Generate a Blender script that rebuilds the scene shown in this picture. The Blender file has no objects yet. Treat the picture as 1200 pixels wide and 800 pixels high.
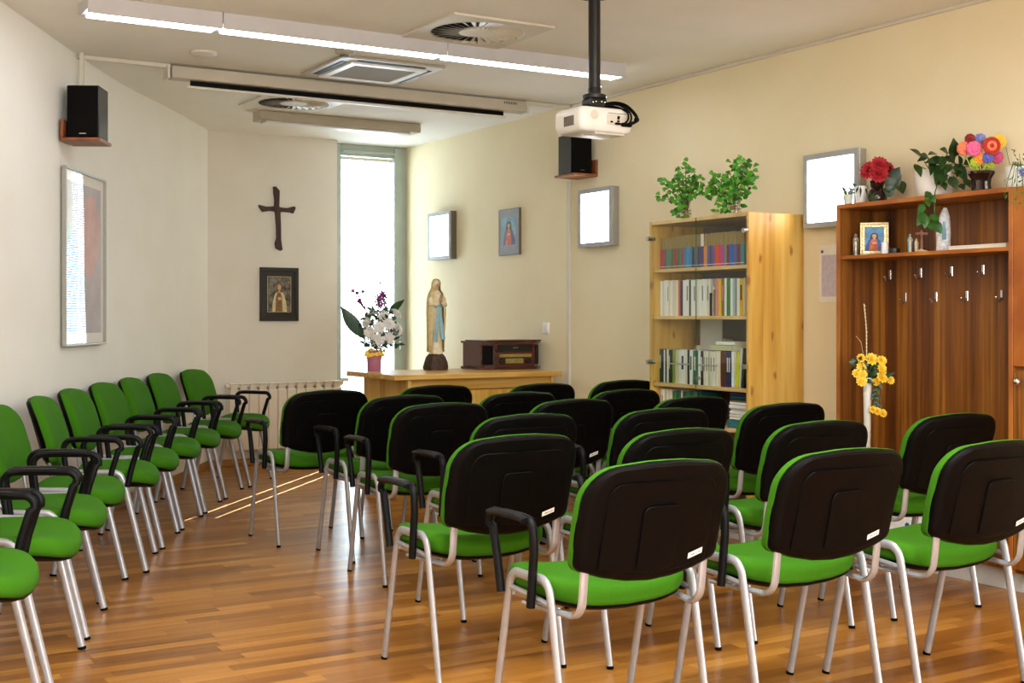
import bpy, bmesh, math, random
from mathutils import Vector, Matrix, Euler
random.seed(7)
PI = math.pi
SC = bpy.context.scene
COL = SC.collection

# ------------------------------------------------------------------ materials
def lin(h):
    h = h.lstrip('#')
    out = []
    for i in (0, 2, 4):
        v = int(h[i:i+2], 16) / 255
        out.append(v / 12.92 if v <= .04045 else ((v + .055) / 1.055) ** 2.4)
    return (*out, 1)

def nodes_of(name):
    m = bpy.data.materials.new(name); m.use_nodes = True
    nt = m.node_tree
    return m, nt, nt.nodes['Principled BSDF']

def N(nt, kind, **kw):
    n = nt.nodes.new(kind)
    for k, v in kw.items():
        if k in n.inputs.keys(): n.inputs[k].default_value = v
        else: setattr(n, k, v)
    return n

def pm(name, c1, c2=None, scale=20, rough=.5, metal=0, bump=0, bscale=200, coat=0, stretch=(1, 1, 1), spec=.5, trans=0, sheen=0, detail=3):
    """procedural principled material: two colours mixed by noise, optional noise bump"""
    m, nt, b = nodes_of(name)
    c1 = lin(c1) if isinstance(c1, str) else c1
    c2 = c1 if c2 is None else (lin(c2) if isinstance(c2, str) else c2)
    tc = N(nt, 'ShaderNodeTexCoord'); mp = N(nt, 'ShaderNodeMapping')
    mp.inputs['Scale'].default_value = stretch
    nt.links.new(tc.outputs['Object'], mp.inputs['Vector'])
    no = N(nt, 'ShaderNodeTexNoise', Scale=scale, Detail=detail)
    nt.links.new(mp.outputs[0], no.inputs['Vector'])
    cr = N(nt, 'ShaderNodeValToRGB')
    cr.color_ramp.elements[0].position = .35; cr.color_ramp.elements[0].color = c1
    cr.color_ramp.elements[1].position = .65; cr.color_ramp.elements[1].color = c2
    nt.links.new(no.outputs['Fac'], cr.inputs[0]); nt.links.new(cr.outputs[0], b.inputs['Base Color'])
    b.inputs['Roughness'].default_value = rough; b.inputs['Metallic'].default_value = metal
    b.inputs['Coat Weight'].default_value = coat; b.inputs['Coat Roughness'].default_value = .05
    b.inputs['Specular IOR Level'].default_value = spec
    b.inputs['Transmission Weight'].default_value = trans
    b.inputs['Sheen Weight'].default_value = sheen
    if bump:
        n2 = N(nt, 'ShaderNodeTexNoise', Scale=bscale, Detail=2)
        nt.links.new(mp.outputs[0], n2.inputs['Vector'])
        bp = N(nt, 'ShaderNodeBump', Strength=bump, Distance=.002)
        nt.links.new(n2.outputs['Fac'], bp.inputs['Height']); nt.links.new(bp.outputs[0], b.inputs['Normal'])
    return m

def wood(name, cols, stripe=0, grain=(60, 60, 2), rough=.4, axis_stripe=1, knots=False, coat=0):
    """grain runs along local Z; optional vertical laminate stripes; optional knots"""
    m, nt, b = nodes_of(name)
    tc = N(nt, 'ShaderNodeTexCoord'); mp = N(nt, 'ShaderNodeMapping'); mp.inputs['Scale'].default_value = grain
    nt.links.new(tc.outputs['Object'], mp.inputs[0])
    no = N(nt, 'ShaderNodeTexNoise', Scale=1, Detail=6, Distortion=.6); nt.links.new(mp.outputs[0], no.inputs['Vector'])
    fac = no.outputs['Fac']
    if stripe:
        mp2 = N(nt, 'ShaderNodeMapping'); mp2.inputs['Scale'].default_value = (stripe, stripe, .12)
        nt.links.new(tc.outputs['Object'], mp2.inputs[0])
        n2 = N(nt, 'ShaderNodeTexNoise', Scale=1, Detail=2, Roughness=.7); nt.links.new(mp2.outputs[0], n2.inputs['Vector'])
        mx = N(nt, 'ShaderNodeMath', operation='MULTIPLY_ADD'); mx.inputs[1].default_value = .75
        nt.links.new(n2.outputs['Fac'], mx.inputs[0])
        m3 = N(nt, 'ShaderNodeMath', operation='MULTIPLY'); m3.inputs[1].default_value = .28
        nt.links.new(fac, m3.inputs[0]); nt.links.new(m3.outputs[0], mx.inputs[2]); fac = mx.outputs[0]
    cr = N(nt, 'ShaderNodeValToRGB'); e = cr.color_ramp.elements
    pos = [.32 + .36 * i / (len(cols) - 1) for i in range(len(cols))]
    e[0].position = pos[0]; e[0].color = lin(cols[0]); e[1].position = pos[-1]; e[1].color = lin(cols[-1])
    for p, c in list(zip(pos, cols))[1:-1]:
        q = e.new(p); q.color = lin(c)
    nt.links.new(fac, cr.inputs[0]); colr = cr.outputs[0]
    if knots:
        sp4 = N(nt, 'ShaderNodeSeparateXYZ'); nt.links.new(tc.outputs['Object'], sp4.inputs[0])
        cb4 = N(nt, 'ShaderNodeCombineXYZ'); nt.links.new(sp4.outputs['X'], cb4.inputs[0]); nt.links.new(sp4.outputs['Z'], cb4.inputs[1])
        mp4 = N(nt, 'ShaderNodeMapping'); mp4.inputs['Scale'].default_value = (6, 2.6, 1); mp4.inputs['Location'].default_value = (.3, .15, 0)
        nk = N(nt, 'ShaderNodeTexNoise', Scale=14, Detail=3); nt.links.new(tc.outputs['Object'], nk.inputs['Vector'])
        mk_ = N(nt, 'ShaderNodeMix', data_type='RGBA', blend_type='ADD'); mk_.inputs[0].default_value = .035; nt.links.new(cb4.outputs[0], mk_.inputs[6]); nt.links.new(nk.outputs['Color'], mk_.inputs[7])
        nt.links.new(mk_.outputs[2], mp4.inputs[0])
        vo = N(nt, 'ShaderNodeTexVoronoi', voronoi_dimensions='2D', Scale=1, Randomness=1.0); nt.links.new(mp4.outputs[0], vo.inputs['Vector'])
        c2 = N(nt, 'ShaderNodeValToRGB'); c2.color_ramp.elements[0].position = .03; c2.color_ramp.elements[0].color = (.75, .75, .75, 1)
        c2.color_ramp.elements[1].position = .09; c2.color_ramp.elements[1].color = (0, 0, 0, 1)
        nt.links.new(vo.outputs['Distance'], c2.inputs[0])
        mix = N(nt, 'ShaderNodeMix', data_type='RGBA'); mix.inputs[7].default_value = lin(knots)
        nt.links.new(colr, mix.inputs[6]); nt.links.new(c2.outputs[0], mix.inputs[0]); colr = mix.outputs[2]
    nt.links.new(colr, b.inputs['Base Color'])
    b.inputs['Roughness'].default_value = rough; b.inputs['Coat Weight'].default_value = coat; b.inputs['Coat Roughness'].default_value = .15
    return m

def emit(name, col, strength):
    m, nt, b = nodes_of(name)
    no = N(nt, 'ShaderNodeTexNoise', Scale=4)
    b.inputs['Base Color'].default_value = lin(col)
    b.inputs['Emission Color'].default_value = lin(col); b.inputs['Emission Strength'].default_value = strength
    b.inputs['Roughness'].default_value = .4
    return m

def thin_glass(name, tint=(1, 1, 1, 1), gloss=.08, rough=.02):
    """thin pane: lets light straight through and mirrors a little by its angle"""
    m, nt, b = nodes_of(name)
    out = nt.nodes['Material Output']
    t = N(nt, 'ShaderNodeBsdfTransparent'); t.inputs[0].default_value = tint
    g = N(nt, 'ShaderNodeBsdfGlossy'); g.inputs['Roughness'].default_value = rough
    ge = N(nt, 'ShaderNodeNewGeometry')
    dt = N(nt, 'ShaderNodeVectorMath', operation='DOT_PRODUCT'); nt.links.new(ge.outputs['Normal'], dt.inputs[0]); nt.links.new(ge.outputs['Incoming'], dt.inputs[1])
    ab = N(nt, 'ShaderNodeMath', operation='ABSOLUTE'); nt.links.new(dt.outputs['Value'], ab.inputs[0])
    om = N(nt, 'ShaderNodeMath', operation='SUBTRACT'); om.inputs[0].default_value = 1; nt.links.new(ab.outputs[0], om.inputs[1])
    pw = N(nt, 'ShaderNodeMath', operation='POWER'); pw.inputs[1].default_value = 5; nt.links.new(om.outputs[0], pw.inputs[0])
    fr = N(nt, 'ShaderNodeMath', operation='MULTIPLY_ADD'); fr.inputs[1].default_value = .96; fr.inputs[2].default_value = .035; nt.links.new(pw.outputs[0], fr.inputs[0])
    mx = N(nt, 'ShaderNodeMixShader')
    nt.links.new(fr.outputs[0], mx.inputs[0]); nt.links.new(t.outputs[0], mx.inputs[1]); nt.links.new(g.outputs[0], mx.inputs[2])
    nt.links.new(mx.outputs[0], out.inputs['Surface'])
    return m

# ------------------------------------------------------------------ mesh builder
class MB:
    def __init__(s): s.v = []; s.f = []; s.m = []; s.s = []; s.T = None
    def add(s, vs, fs, mi=0, smooth=False):
        o = len(s.v)
        for p in vs:
            p = Vector(p)
            s.v.append(s.T @ p if s.T else p)
        for f in fs:
            s.f.append([o + i for i in f]); s.m.append(mi); s.s.append(smooth)
        return s
    def box(s, x0, x1, y0, y1, z0, z1, bev=.002, mi=0):
        w = min(x1 - x0, y1 - y0, z1 - z0); b = min(bev, w * .3)
        if b <= 0:
            vs = [(x, y, z) for x in (x0, x1) for y in (y0, y1) for z in (z0, z1)]
            fs = [(0, 1, 3, 2), (4, 6, 7, 5), (0, 4, 5, 1), (2, 3, 7, 6), (0, 2, 6, 4), (1, 5, 7, 3)]
            return s.add(vs, fs, mi)
        def rr(z, i):
            a0, a1, c0, c1 = x0 + i, x1 - i, y0 + i, y1 - i; k = b
            return [(a0 + k, c0, z), (a1 - k, c0, z), (a1, c0 + k, z), (a1, c1 - k, z), (a1 - k, c1, z), (a0 + k, c1, z), (a0, c1 - k, z), (a0, c0 + k, z)]
        return s.loft([rr(z0, b), rr(z0 + b, 0), rr(z1 - b, 0), rr(z1, b)], True, True, mi, smooth=False)
    def loft(s, rings, cap0=True, cap1=True, mi=0, closed=True, smooth=True):
        n = len(rings[0]); vs = [p for r in rings for p in r]; fs = []
        for i in range(len(rings) - 1):
            for j in range(n if closed else n - 1):
                a = i * n + j; b = i * n + (j + 1) % n
                fs.append((a, b, b + n, a + n))
        if cap0: fs.append(tuple(range(n - 1, -1, -1)))
        if cap1: fs.append(tuple((len(rings) - 1) * n + j for j in range(n)))
        return s.add(vs, fs, mi, smooth)
    def lathe(s, prof, n=24, c=(0, 0, 0), mi=0, sx=1, sy=1, cap=True):
        rings = [[(c[0] + r * sx * math.cos(2 * PI * j / n), c[1] + r * sy * math.sin(2 * PI * j / n), c[2] + z) for j in range(n)] for r, z in prof]
        return s.loft(rings, cap, cap, mi)
    def tube(s, path, r=.01, n=10, mi=0, r2=None, cap=True, ref=None, taper=None):
        """sweep along a polyline; r across the ref direction, r2 along it"""
        P = [Vector(p) for p in path]; r2 = r if r2 is None else r2
        rings = []
        ref = Vector(ref) if ref else None
        prev = None
        for i, p in enumerate(P):
            t = (P[min(i + 1, len(P) - 1)] - P[max(i - 1, 0)])
            if t.length < 1e-9: t = Vector((0, 0, 1))
            t.normalize()
            if ref: u = ref - t * ref.dot(t)
            elif prev is None:
                u = Vector((1, 0, 0)) if abs(t.x) < .9 else Vector((0, 1, 0)); u = u - t * u.dot(t)
            else: u = prev - t * prev.dot(t)
            u.normalize(); prev = u; w = t.cross(u)
            k = 1 if taper is None else taper[0] + (taper[1] - taper[0]) * i / (len(P) - 1)
            rings.append([p + u * (r2 * k * math.cos(2 * PI * j / n)) + w * (r * k * math.sin(2 * PI * j / n)) for j in range(n)])
        return s.loft(rings, cap, cap, mi)
    def poly(s, pts, mi=0): return s.add(pts, [tuple(range(len(pts)))], mi)
    def prism(s, outline, h, mi=0, smooth=False):
        """outline: list of 3D points, extruded by vector h"""
        h = Vector(h); a = [Vector(p) for p in outline]
        return s.loft([a, [p + h for p in a]], True, True, mi, smooth=smooth)
    def ball(s, c, r, n=12, m=8, mi=0, sc=(1, 1, 1), jit=0):
        rings = []
        for i in range(1, m):
            a = PI * i / m
            rings.append([(c[0] + sc[0] * r * math.sin(a) * math.cos(2 * PI * j / n) * (1 + random.uniform(-jit, jit)), c[1] + sc[1] * r * math.sin(a) * math.sin(2 * PI * j / n) * (1 + random.uniform(-jit, jit)), c[2] - sc[2] * r * math.cos(a)) for j in range(n)])
        return s.loft(rings, True, True, mi)
    def pad(s, outline, prof, mp, mi=0):
        """soft slab: outline points (a, b) around a centre, prof = (inset, height), mp maps (a, b, h) to 3D"""
        rings = []
        for ins, h in prof:
            rg = []
            for a, b in outline:
                L = math.hypot(a, b); k = max(.02, 1 - ins / L)
                rg.append(mp(a * k, b * k, h))
            rings.append(rg)
        s.loft(rings, True, True, mi); return s
    def leaf(s, base, tip, w, up=(0, 0, 1), curl=.15, fold=.2, mi=0, n=5, shape=1.0):
        A, B = Vector(base), Vector(tip); d = B - A; L = d.length
        if L < 1e-6: return s
        t = d / L; u = Vector(up); side = t.cross(u)
        if side.length < 1e-3: side = t.cross(Vector((1, 0, .3)))
        side.normalize(); nn = side.cross(t).normalized()
        vs = []
        for i in range(n + 1):
            k = i / n; ww = w * .5 * math.sin(PI * min(1, k ** (.75 * shape) )) if 0 < i < n else w * .02
            c = A + d * k + nn * (curl * L * math.sin(PI * k) * .5)
            vs += [c - side * ww + nn * ww * fold, c, c + side * ww + nn * ww * fold]
        fs = []
        for i in range(n):
            o = i * 3; fs += [(o, o + 1, o + 4, o + 3), (o + 1, o + 2, o + 5, o + 4)]
        return s.add(vs, fs, mi, True)
    def build(s, name, mats, parent=None, loc=(0, 0, 0), rotz=0, sharp=35):
        me = bpy.data.meshes.new(name)
        me.from_pydata([tuple(v) for v in s.v], [], s.f)
        for m in (mats if isinstance(mats, (list, tuple)) else [mats]): me.materials.append(m)
        me.polygons.foreach_set('material_index', s.m); me.polygons.foreach_set('use_smooth', s.s)
        if any(s.s): me.set_sharp_from_angle(angle=math.radians(sharp))
        me.update(); me.validate()
        o = bpy.data.objects.new(name, me); COL.objects.link(o)
        o.location = loc; o.rotation_euler = (0, 0, rotz)
        if parent: o.parent = parent
        return o

def tag(o, label=None, cat=None, group=None, kind=None):
    if label: o['label'] = label
    if cat: o['category'] = cat
    if group: o['group'] = group
    if kind: o['kind'] = kind
    return o
def thing(name, label, cat, loc=(0, 0, 0), rotz=0, group=None):
    o = bpy.data.objects.new(name, None); COL.objects.link(o); o.empty_display_size = .1
    o.location = loc; o.rotation_euler = (0, 0, rotz)
    return tag(o, label, cat, group)
def struct(name, mb, m, parent=None):
    o = mb.build(name, m, parent)
    if not parent: o['kind'] = 'structure'
    return o
def copy_tree(o, parent=None):
    c = o.copy(); COL.objects.link(c)
    if parent: c.parent = parent
    for ch in list(o.children): copy_tree(ch, c)
    return c
def arc(c, r, a0, a1, n=6, plane='yz', x=0):
    out = []
    for i in range(n + 1):
        a = math.radians(a0 + (a1 - a0) * i / n); p, q = c[0] + r * math.cos(a), c[1] + r * math.sin(a)
        out.append((x, p, q) if plane == 'yz' else (p, x, q))
    return out
ORD = ['first', 'second', 'third', 'fourth', 'fifth', 'sixth', 'seventh', 'eighth', 'ninth', 'tenth', 'eleventh', 'twelfth', 'thirteenth', 'fourteenth', 'fifteenth', 'sixteenth', 'seventeenth', 'eighteenth', 'nineteenth', 'twentieth']
def ordn(i):
    if i < 20: return ORD[i]
    return ['twenty', 'thirty', 'forty'][(i + 1) // 10 - 2] + ('-' + ORD[(i + 1) % 10 - 1] if (i + 1) % 10 else 'th').replace('twentyth', 'twentieth')
ordinal = lambda i: ordn(i).replace('thirtyth', 'thirtieth').replace('fortyth', 'fortieth')

# ------------------------------------------------------------------ palette
M = {}
M['wall_cream'] = pm('wall_cream_paint', '#ECE0BE', '#E9DCB8', 3, .8, bump=.05, bscale=150)
M['wall_white'] = pm('wall_white_paint', '#F0EEE7', '#EDEBE3', 3, .8, bump=.05, bscale=150)
M['wall_back'] = pm('wall_back_paint', '#DCD5C8', '#D8D1C3', 3, .8, bump=.05, bscale=150)
M['ceiling'] = pm('ceiling_paint', '#EFEBE3', '#ECE8DF', 3, .85)
M['white_plastic'] = pm('white_plastic', '#EDEBE6', '#E8E6E0', 8, .35)
M['offwhite'] = pm('offwhite_metal', '#D9D2C4', '#D4CDBE', 8, .4)
M['screen_case'] = pm('beige_enamel', '#B9B09E', '#B3AA98', 6, .4)
M['lilac_metal'] = pm('pale_grey_enamel', '#C8C7CB', '#C3C2C6', 6, .4)
M['frame_grey'] = pm('grey_window_frame', '#A9B3AC', '#A2ACA5', 6, .4)
M['bezel'] = pm('grey_painted_bezel', '#A9ABAC', '#A2A4A6', 20, .55)
M['alu'] = pm('brushed_aluminium', '#B4B2AD', '#AAA8A3', 40, .35, .6, stretch=(1, 1, 8))
M['alu_dark'] = pm('dark_aluminium', '#6E675B', '#666053', 40, .45, .3)
M['chrome'] = pm('chrome', '#D8D8D8', '#CFCFCF', 5, .15, 1)
M['black'] = pm('black_plastic', '#070505', '#090707', 30, .43, spec=.08, bump=.15, bscale=500)
M['black_arm'] = pm('black_polymer', '#09090A', '#0C0B0D', 30, .45, spec=.16, bump=.1, bscale=500)
M['black_gloss'] = pm('black_lacquer', '#0A0A0B', '#0D0D0F', 10, .25)
M['black_metal'] = pm('black_steel', '#0C0B0B', '#111010', 30, .4)
M['green'] = pm('green_fabric', '#3B7609', '#356B07', 400, .9, spec=.2, bump=.35, bscale=900)
M['leg'] = pm('silver_painted_steel', '#B2B2B5', '#A8A8AC', 20, .33, .45)
M['paper_white'] = pm('white_paper', '#F2EFE8', '#ECE8DF', 60, .7)
M['pine'] = wood('knotty_pine', ['#BE8733', '#D8A84E', '#E4BE6C'], 0, (14, 14, 1.0), .4, knots='#8A4E1C')
M['pine_edge'] = wood('pine_edge', ['#D2A662', '#E0BC80', '#E8C88F'], 0, (5, 5, 5), .4)
M['sideboard'] = wood('light_oak_laminate', ['#BE8C3C', '#D2A353', '#DFB86C'], 0, (1.5, 25, 25), .35)
M['walnut'] = wood('walnut_laminate', ['#2B1406', '#5C300D', '#7E4A15', '#A66C26'], 13, (90, 90, 2.5), .33)
M['walnut_edge'] = wood('walnut_edging', ['#8E4A14', '#A9611F', '#BC7429'], 0, (3, 3, 3), .35)
M['dark_wood'] = wood('dark_cherry_wood', ['#2A0A06', '#47140D', '#5E1F12'], 0, (2, 30, 30), .25, coat=.4)
M['red_wood'] = wood('reddish_shelf_wood', ['#6A3418', '#864A24', '#97592F'], 0, (20, 3, 20), .4)
M['cross_wood'] = wood('dark_carved_wood', ['#24100A', '#3A1C12', '#4A281A'], 0, (30, 30, 4), .4)
M['skirting'] = wood('oak_skirting', ['#8C5C2C', '#A5723B', '#B98549'], 0, (2, 2, 40), .4)
M['gold'] = pm('gilded_wood', '#B59650', '#EADFB4', 160, .35, .5, bump=.5, bscale=250)
M['glass'] = thin_glass('window_glass')
M['cabinet_glass'] = thin_glass('cabinet_glass', (.97, .99, .975, 1))
M['glass_edge'] = pm('green_glass_edge', '#0E5B3C', '#137048', 10, .15)
M['lit_panel'] = emit('lit_opal_panel', '#F8FAFF', 7.0)
M['lit_tube'] = emit('lit_tube_diffuser', '#F4F8FF', 15.0)
# ------------------------------------------------------------------ the room
H = 2.733
XR = 4.99
def smooth_path(P, k=6):
    out = []
    Q = [P[0]] + P + [P[-1]]
    for i in range(1, len(Q) - 2):
        for j in range(k):
            t = j / k
            a, b, c, d = (Vector(q) for q in Q[i-1:i+3])
            out.append(.5 * ((2 * b) + (c - a) * t + (2 * a - 5 * b + 4 * c - d) * t * t + (3 * b - a - 3 * c + d) * t ** 3))
    out.append(Vector(Q[-2])); return out
LW = smooth_path([(-2.3, -2.4), (-2.1, -1.0), (-1.8, .2), (-1.3, 1.6), (-.7, 3.0), (.02, 4.5), (.5, 5.45), (.994, 6.408), (1.258, 6.9), (1.547, 7.441), (1.696, 7.71), (1.913, 8.1), (2.138, 8.468), (2.57, 9.1), (3.12, 9.97)])
def offset_path(P, d):
    out = []
    for i, p in enumerate(P):
        t = (P[min(i+1, len(P)-1)] - P[max(i-1, 0)]).normalized()
        out.append(p + Vector((t.y, -t.x)) * d)      # d > 0 is into the room
    return out
def strip(path, d0, d1, z0, z1):
    a, b = offset_path(path, d0), offset_path(path, d1)
    mb = MB()
    mb.loft([[(p.x, p.y, z0), (q.x, q.y, z0), (q.x, q.y, z1), (p.x, p.y, z1)] for p, q in zip(a, b)], True, True)
    return mb
struct('wall_left', strip(LW, -.15, 0, 0, H), M['wall_white'])
struct('baseboard_left', strip(LW, 0.0005, .014, 0, .062), M['skirting'])
struct('wall_right', MB().box(XR, XR + .15, -2.5, 10.4, 0, H, 0), M['wall_cream'])
struct('baseboard_right', MB().box(XR - .014, XR - .0005, 6.06, 10.1, 0, .062, .003), M['skirting'])
struct('trim_1', MB().box(XR - .018, XR - .0005, -2.3, 7.46, H - .02, H - .0005, .003), M['offwhite'])
struct('wall_back', MB().box(3.0, 4.245, 9.97, 10.4, 0, H, 0), M['wall_back'])
struct('baseboard_back', MB().box(3.15, 4.245, 9.956, 9.9695, 0, .062, .003), M['skirting'])
struct('wall_front', MB().box(-2.6, XR + .15, -2.55, -2.4, 0, H, 0), M['wall_white'])
struct('ceiling', MB().box(-2.8, XR + .2, -2.6, 10.45, H, H + .12, 0), M['ceiling'])

# parquet of narrow strips laid across the room
def parquet():
    m, nt, b = nodes_of('parquet')
    tc = N(nt, 'ShaderNodeTexCoord')
    br = N(nt, 'ShaderNodeTexBrick', offset=.37, offset_frequency=2, squash=1.0)
    br.inputs['Color1'].default_value = (0, 0, 0, 1); br.inputs['Color2'].default_value = (1, 1, 1, 1); br.inputs['Mortar'].default_value = (.2, .2, .2, 1)
    br.inputs['Scale'].default_value = 1; br.inputs['Mortar Size'].default_value = .0007; br.inputs['Brick Width'].default_value = .46; br.inputs['Row Height'].default_value = .068
    # shift every row by its own amount so that joints do not line up
    sp = N(nt, 'ShaderNodeSeparateXYZ'); nt.links.new(tc.outputs['Object'], sp.inputs[0])
    dv = N(nt, 'ShaderNodeMath', operation='DIVIDE'); dv.inputs[1].default_value = .068; nt.links.new(sp.outputs['Y'], dv.inputs[0])
    fl = N(nt, 'ShaderNodeMath', operation='FLOOR'); nt.links.new(dv.outputs[0], fl.inputs[0])
    wn = N(nt, 'ShaderNodeTexWhiteNoise', noise_dimensions='1D'); nt.links.new(fl.outputs[0], wn.inputs['W'])
    ad = N(nt, 'ShaderNodeMath', operation='MULTIPLY_ADD'); ad.inputs[1].default_value = 3.7
    nt.links.new(wn.outputs['Value'], ad.inputs[0]); nt.links.new(sp.outputs['X'], ad.inputs[2])
    cb = N(nt, 'ShaderNodeCombineXYZ'); nt.links.new(ad.outputs[0], cb.inputs[0]); nt.links.new(sp.outputs['Y'], cb.inputs[1])
    nt.links.new(cb.outputs[0], br.inputs['Vector'])
    mp = N(nt, 'ShaderNodeMapping'); mp.inputs['Scale'].default_value = (2.2, 34, 1); nt.links.new(cb.outputs[0], mp.inputs[0])
    no = N(nt, 'ShaderNodeTexNoise', Scale=1, Detail=6, Distortion=.4); nt.links.new(mp.outputs[0], no.inputs['Vector'])
    mm = N(nt, 'ShaderNodeMath', operation='MULTIPLY'); mm.inputs[1].default_value = .5; nt.links.new(br.outputs['Color'], mm.inputs[0])
    m2 = N(nt, 'ShaderNodeMath', operation='MULTIPLY_ADD'); m2.inputs[1].default_value = .6; nt.links.new(no.outputs['Fac'], m2.inputs[0]); nt.links.new(mm.outputs[0], m2.inputs[2])
    cr = N(nt, 'ShaderNodeValToRGB'); e = cr.color_ramp.elements
    e[0].position = .2; e[0].color = lin('#704413'); e[1].position = .85; e[1].color = lin('#C4893C')
    for p, c in ((.38, '#915A1C'), (.6, '#A76D27')):
        q = e.new(p); q.color = lin(c)
    nt.links.new(m2.outputs[0], cr.inputs[0])
    mx = N(nt, 'ShaderNodeMix', data_type='RGBA', blend_type='MULTIPLY'); mx.inputs[7].default_value = (.45, .38, .3, 1)
    nt.links.new(br.outputs['Fac'], mx.inputs[0]); nt.links.new(cr.outputs[0], mx.inputs[6]); nt.links.new(mx.outputs[2], b.inputs['Base Color'])
    b.inputs['Roughness'].default_value = .3
    b.inputs['Coat Weight'].default_value = .1; b.inputs['Coat Roughness'].default_value = .25; b.inputs['Specular IOR Level'].default_value = .4
    bp = N(nt, 'ShaderNodeBump', Strength=.04, Distance=.001); nt.links.new(no.outputs['Fac'], bp.inputs['Height']); nt.links.new(bp.outputs[0], b.inputs['Normal'])
    return m
struct('floor', MB().box(-2.8, XR + .2, -2.6, 10.45, -.1, 0, 0), parquet())

# window at the far end, floor to ceiling, with a closed-down venetian blind
wf = MB()
y0, y1 = 10.15, 10.21
wf.box(4.245, 4.36, y0, y1, .05, H - .001, .004); wf.box(4.868, 4.935, y0 - .012, y1, .05, H - .001, .004); wf.box(4.935, XR - .0005, y0, y1, .05, H - .001, .004)
wf.box(4.36, 4.868, y0, y1, 2.632, H - .001, .004); wf.box(4.36, 4.868, y0, y1, .0, .1, .004)
wf.box(4.36, 4.868, y0 - .02, y0, 2.655, 2.68, .003)
win = struct('window_1', wf, M['frame_grey'])
MB().box(4.355, 4.872, 10.195, 10.2, .095, 2.637, 0).build('window_pane', M['glass'], win)
hd = MB(); hd.tube([(4.915, 10.138, 1.05), (4.915, 10.11, 1.05), (4.915, 10.11, .93)], .009)
hd.build('window_handle', M['alu'], win)
def slat_mat():
    m, nt, b = nodes_of('blind_slat_white')
    out = nt.nodes['Material Output']; b.inputs['Base Color'].default_value = lin('#B4B7B5'); b.inputs['Roughness'].default_value = .45
    tl = N(nt, 'ShaderNodeBsdfTranslucent'); tl.inputs[0].default_value = lin('#B4B8B6')
    mx = N(nt, 'ShaderNodeMixShader'); mx.inputs[0].default_value = .2
    nt.links.new(b.outputs[0], mx.inputs[1]); nt.links.new(tl.outputs[0], mx.inputs[2]); nt.links.new(mx.outputs[0], out.inputs['Surface'])
    return m
M['slat'] = slat_mat()
bl = thing('venetian_blind', 'white venetian blind lowered inside the tall far window', 'window blind', (4.61, 10.17, 0))
sm = MB(); slits = (4.57 - 4.61, 4.757 - 4.61)
tilt = math.radians(24); hw = .0125
z = .14
while z < 2.6:
    for a, b_ in ((-.247, slits[0] - .007), (slits[0] + .007, slits[1] - .007), (slits[1] + .007, .252)):
        dy, dz = hw * math.cos(tilt), hw * math.sin(tilt)
        ka = .88 if a > -.24 else 0; kb = .88 if b_ < .25 else 0
        sm.add([(a - ka * dy, -dy, z + dz), (b_ - kb * dy, -dy, z + dz), (b_, 0, z + .0015), (a, 0, z + .0015), (b_ + kb * dy, dy, z - dz), (a + ka * dy, dy, z - dz)], [(0, 1, 2, 3), (3, 2, 4, 5)])
    z += .021
tag(sm.build('slats', M['slat'], bl), kind=None)
MB().box(-.25, .254, -.0125, .0125, 2.6, 2.625, .003).build('headrail', M['offwhite'], bl)
MB().box(-.25, .254, -.011, .011, .112, .126, .003).build('bottom_rail', M['offwhite'], bl)
cm = MB()
for q in slits: cm.tube([(q - .009, -.013, .12), (q - .009, -.013, 2.61)], .0008, 5)
cm.build('ladder_cords', M['offwhite'], bl)

# ------------------------------------------------------------------ stacking chairs
def sgn(x): return -1 if x < 0 else 1
def superell(hx, hy0, hy1, n, k=52, nr=None):
    out = []
    for i in range(k):
        a = 2 * PI * i / k; c, s_ = math.cos(a), math.sin(a); n_ = n; n = nr if (nr and s_ < 0) else n
        out.append((hx * sgn(c) * abs(c) ** (2 / n), (hy1 if s_ > 0 else hy0) * sgn(s_) * abs(s_) ** (2 / n))); n = n_
    return out
def back_outline():
    """backrest outline (x, h) around its centre h=0: rounded top corners, sagging bottom edge"""
    P = []
    hx, t, b = .244, .163, -.142
    def cor(cx, cy, r, a0, a1, n=7):
        for i in range(n + 1):
            a = math.radians(a0 + (a1 - a0) * i / n); P.append((cx + r * math.cos(a), cy + r * math.sin(a)))
    cor(hx - .098, t - .104, .098, 0, 82); 
    for x in (.06, 0, -.06): P.append((x, t + .004 - .02 * abs(x)))
    cor(-hx + .098, t - .104, .098, 98, 180)
    P.append((-hx + .001, -.03))
    cor(-hx + .034, b + .035, .03, 180, 255, 4)
    for x in (-.15, -.075, 0, .075, .15): P.append((x, b - .036 * (1 - (x / .2) ** 2)))
    cor(hx - .034, b + .035, .03, -75, 0, 4)
    P.append((hx - .001, -.03))
    return P
BO = back_outline()
def back_map(hc=.667, sx=1, sh=1, dh=0):
    def f(a, b, d):
        x = a * sx; h = b * sh + dh
        y = -.255 - .30 * h - d + .022 * (x / .2375) ** 2 + .012 * math.cos(h / .165 * PI / 2)
        return (x, y, hc + h)
    return f
def seat_map(a, b, z):
    return (a, .045 + b, z + .034 * (a / .24) ** 2 - .018 * max(0, (b - .1) / .1) ** 2 * .6)
SO = superell(.24, .2, .208, 2.6, nr=4.6)

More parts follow.
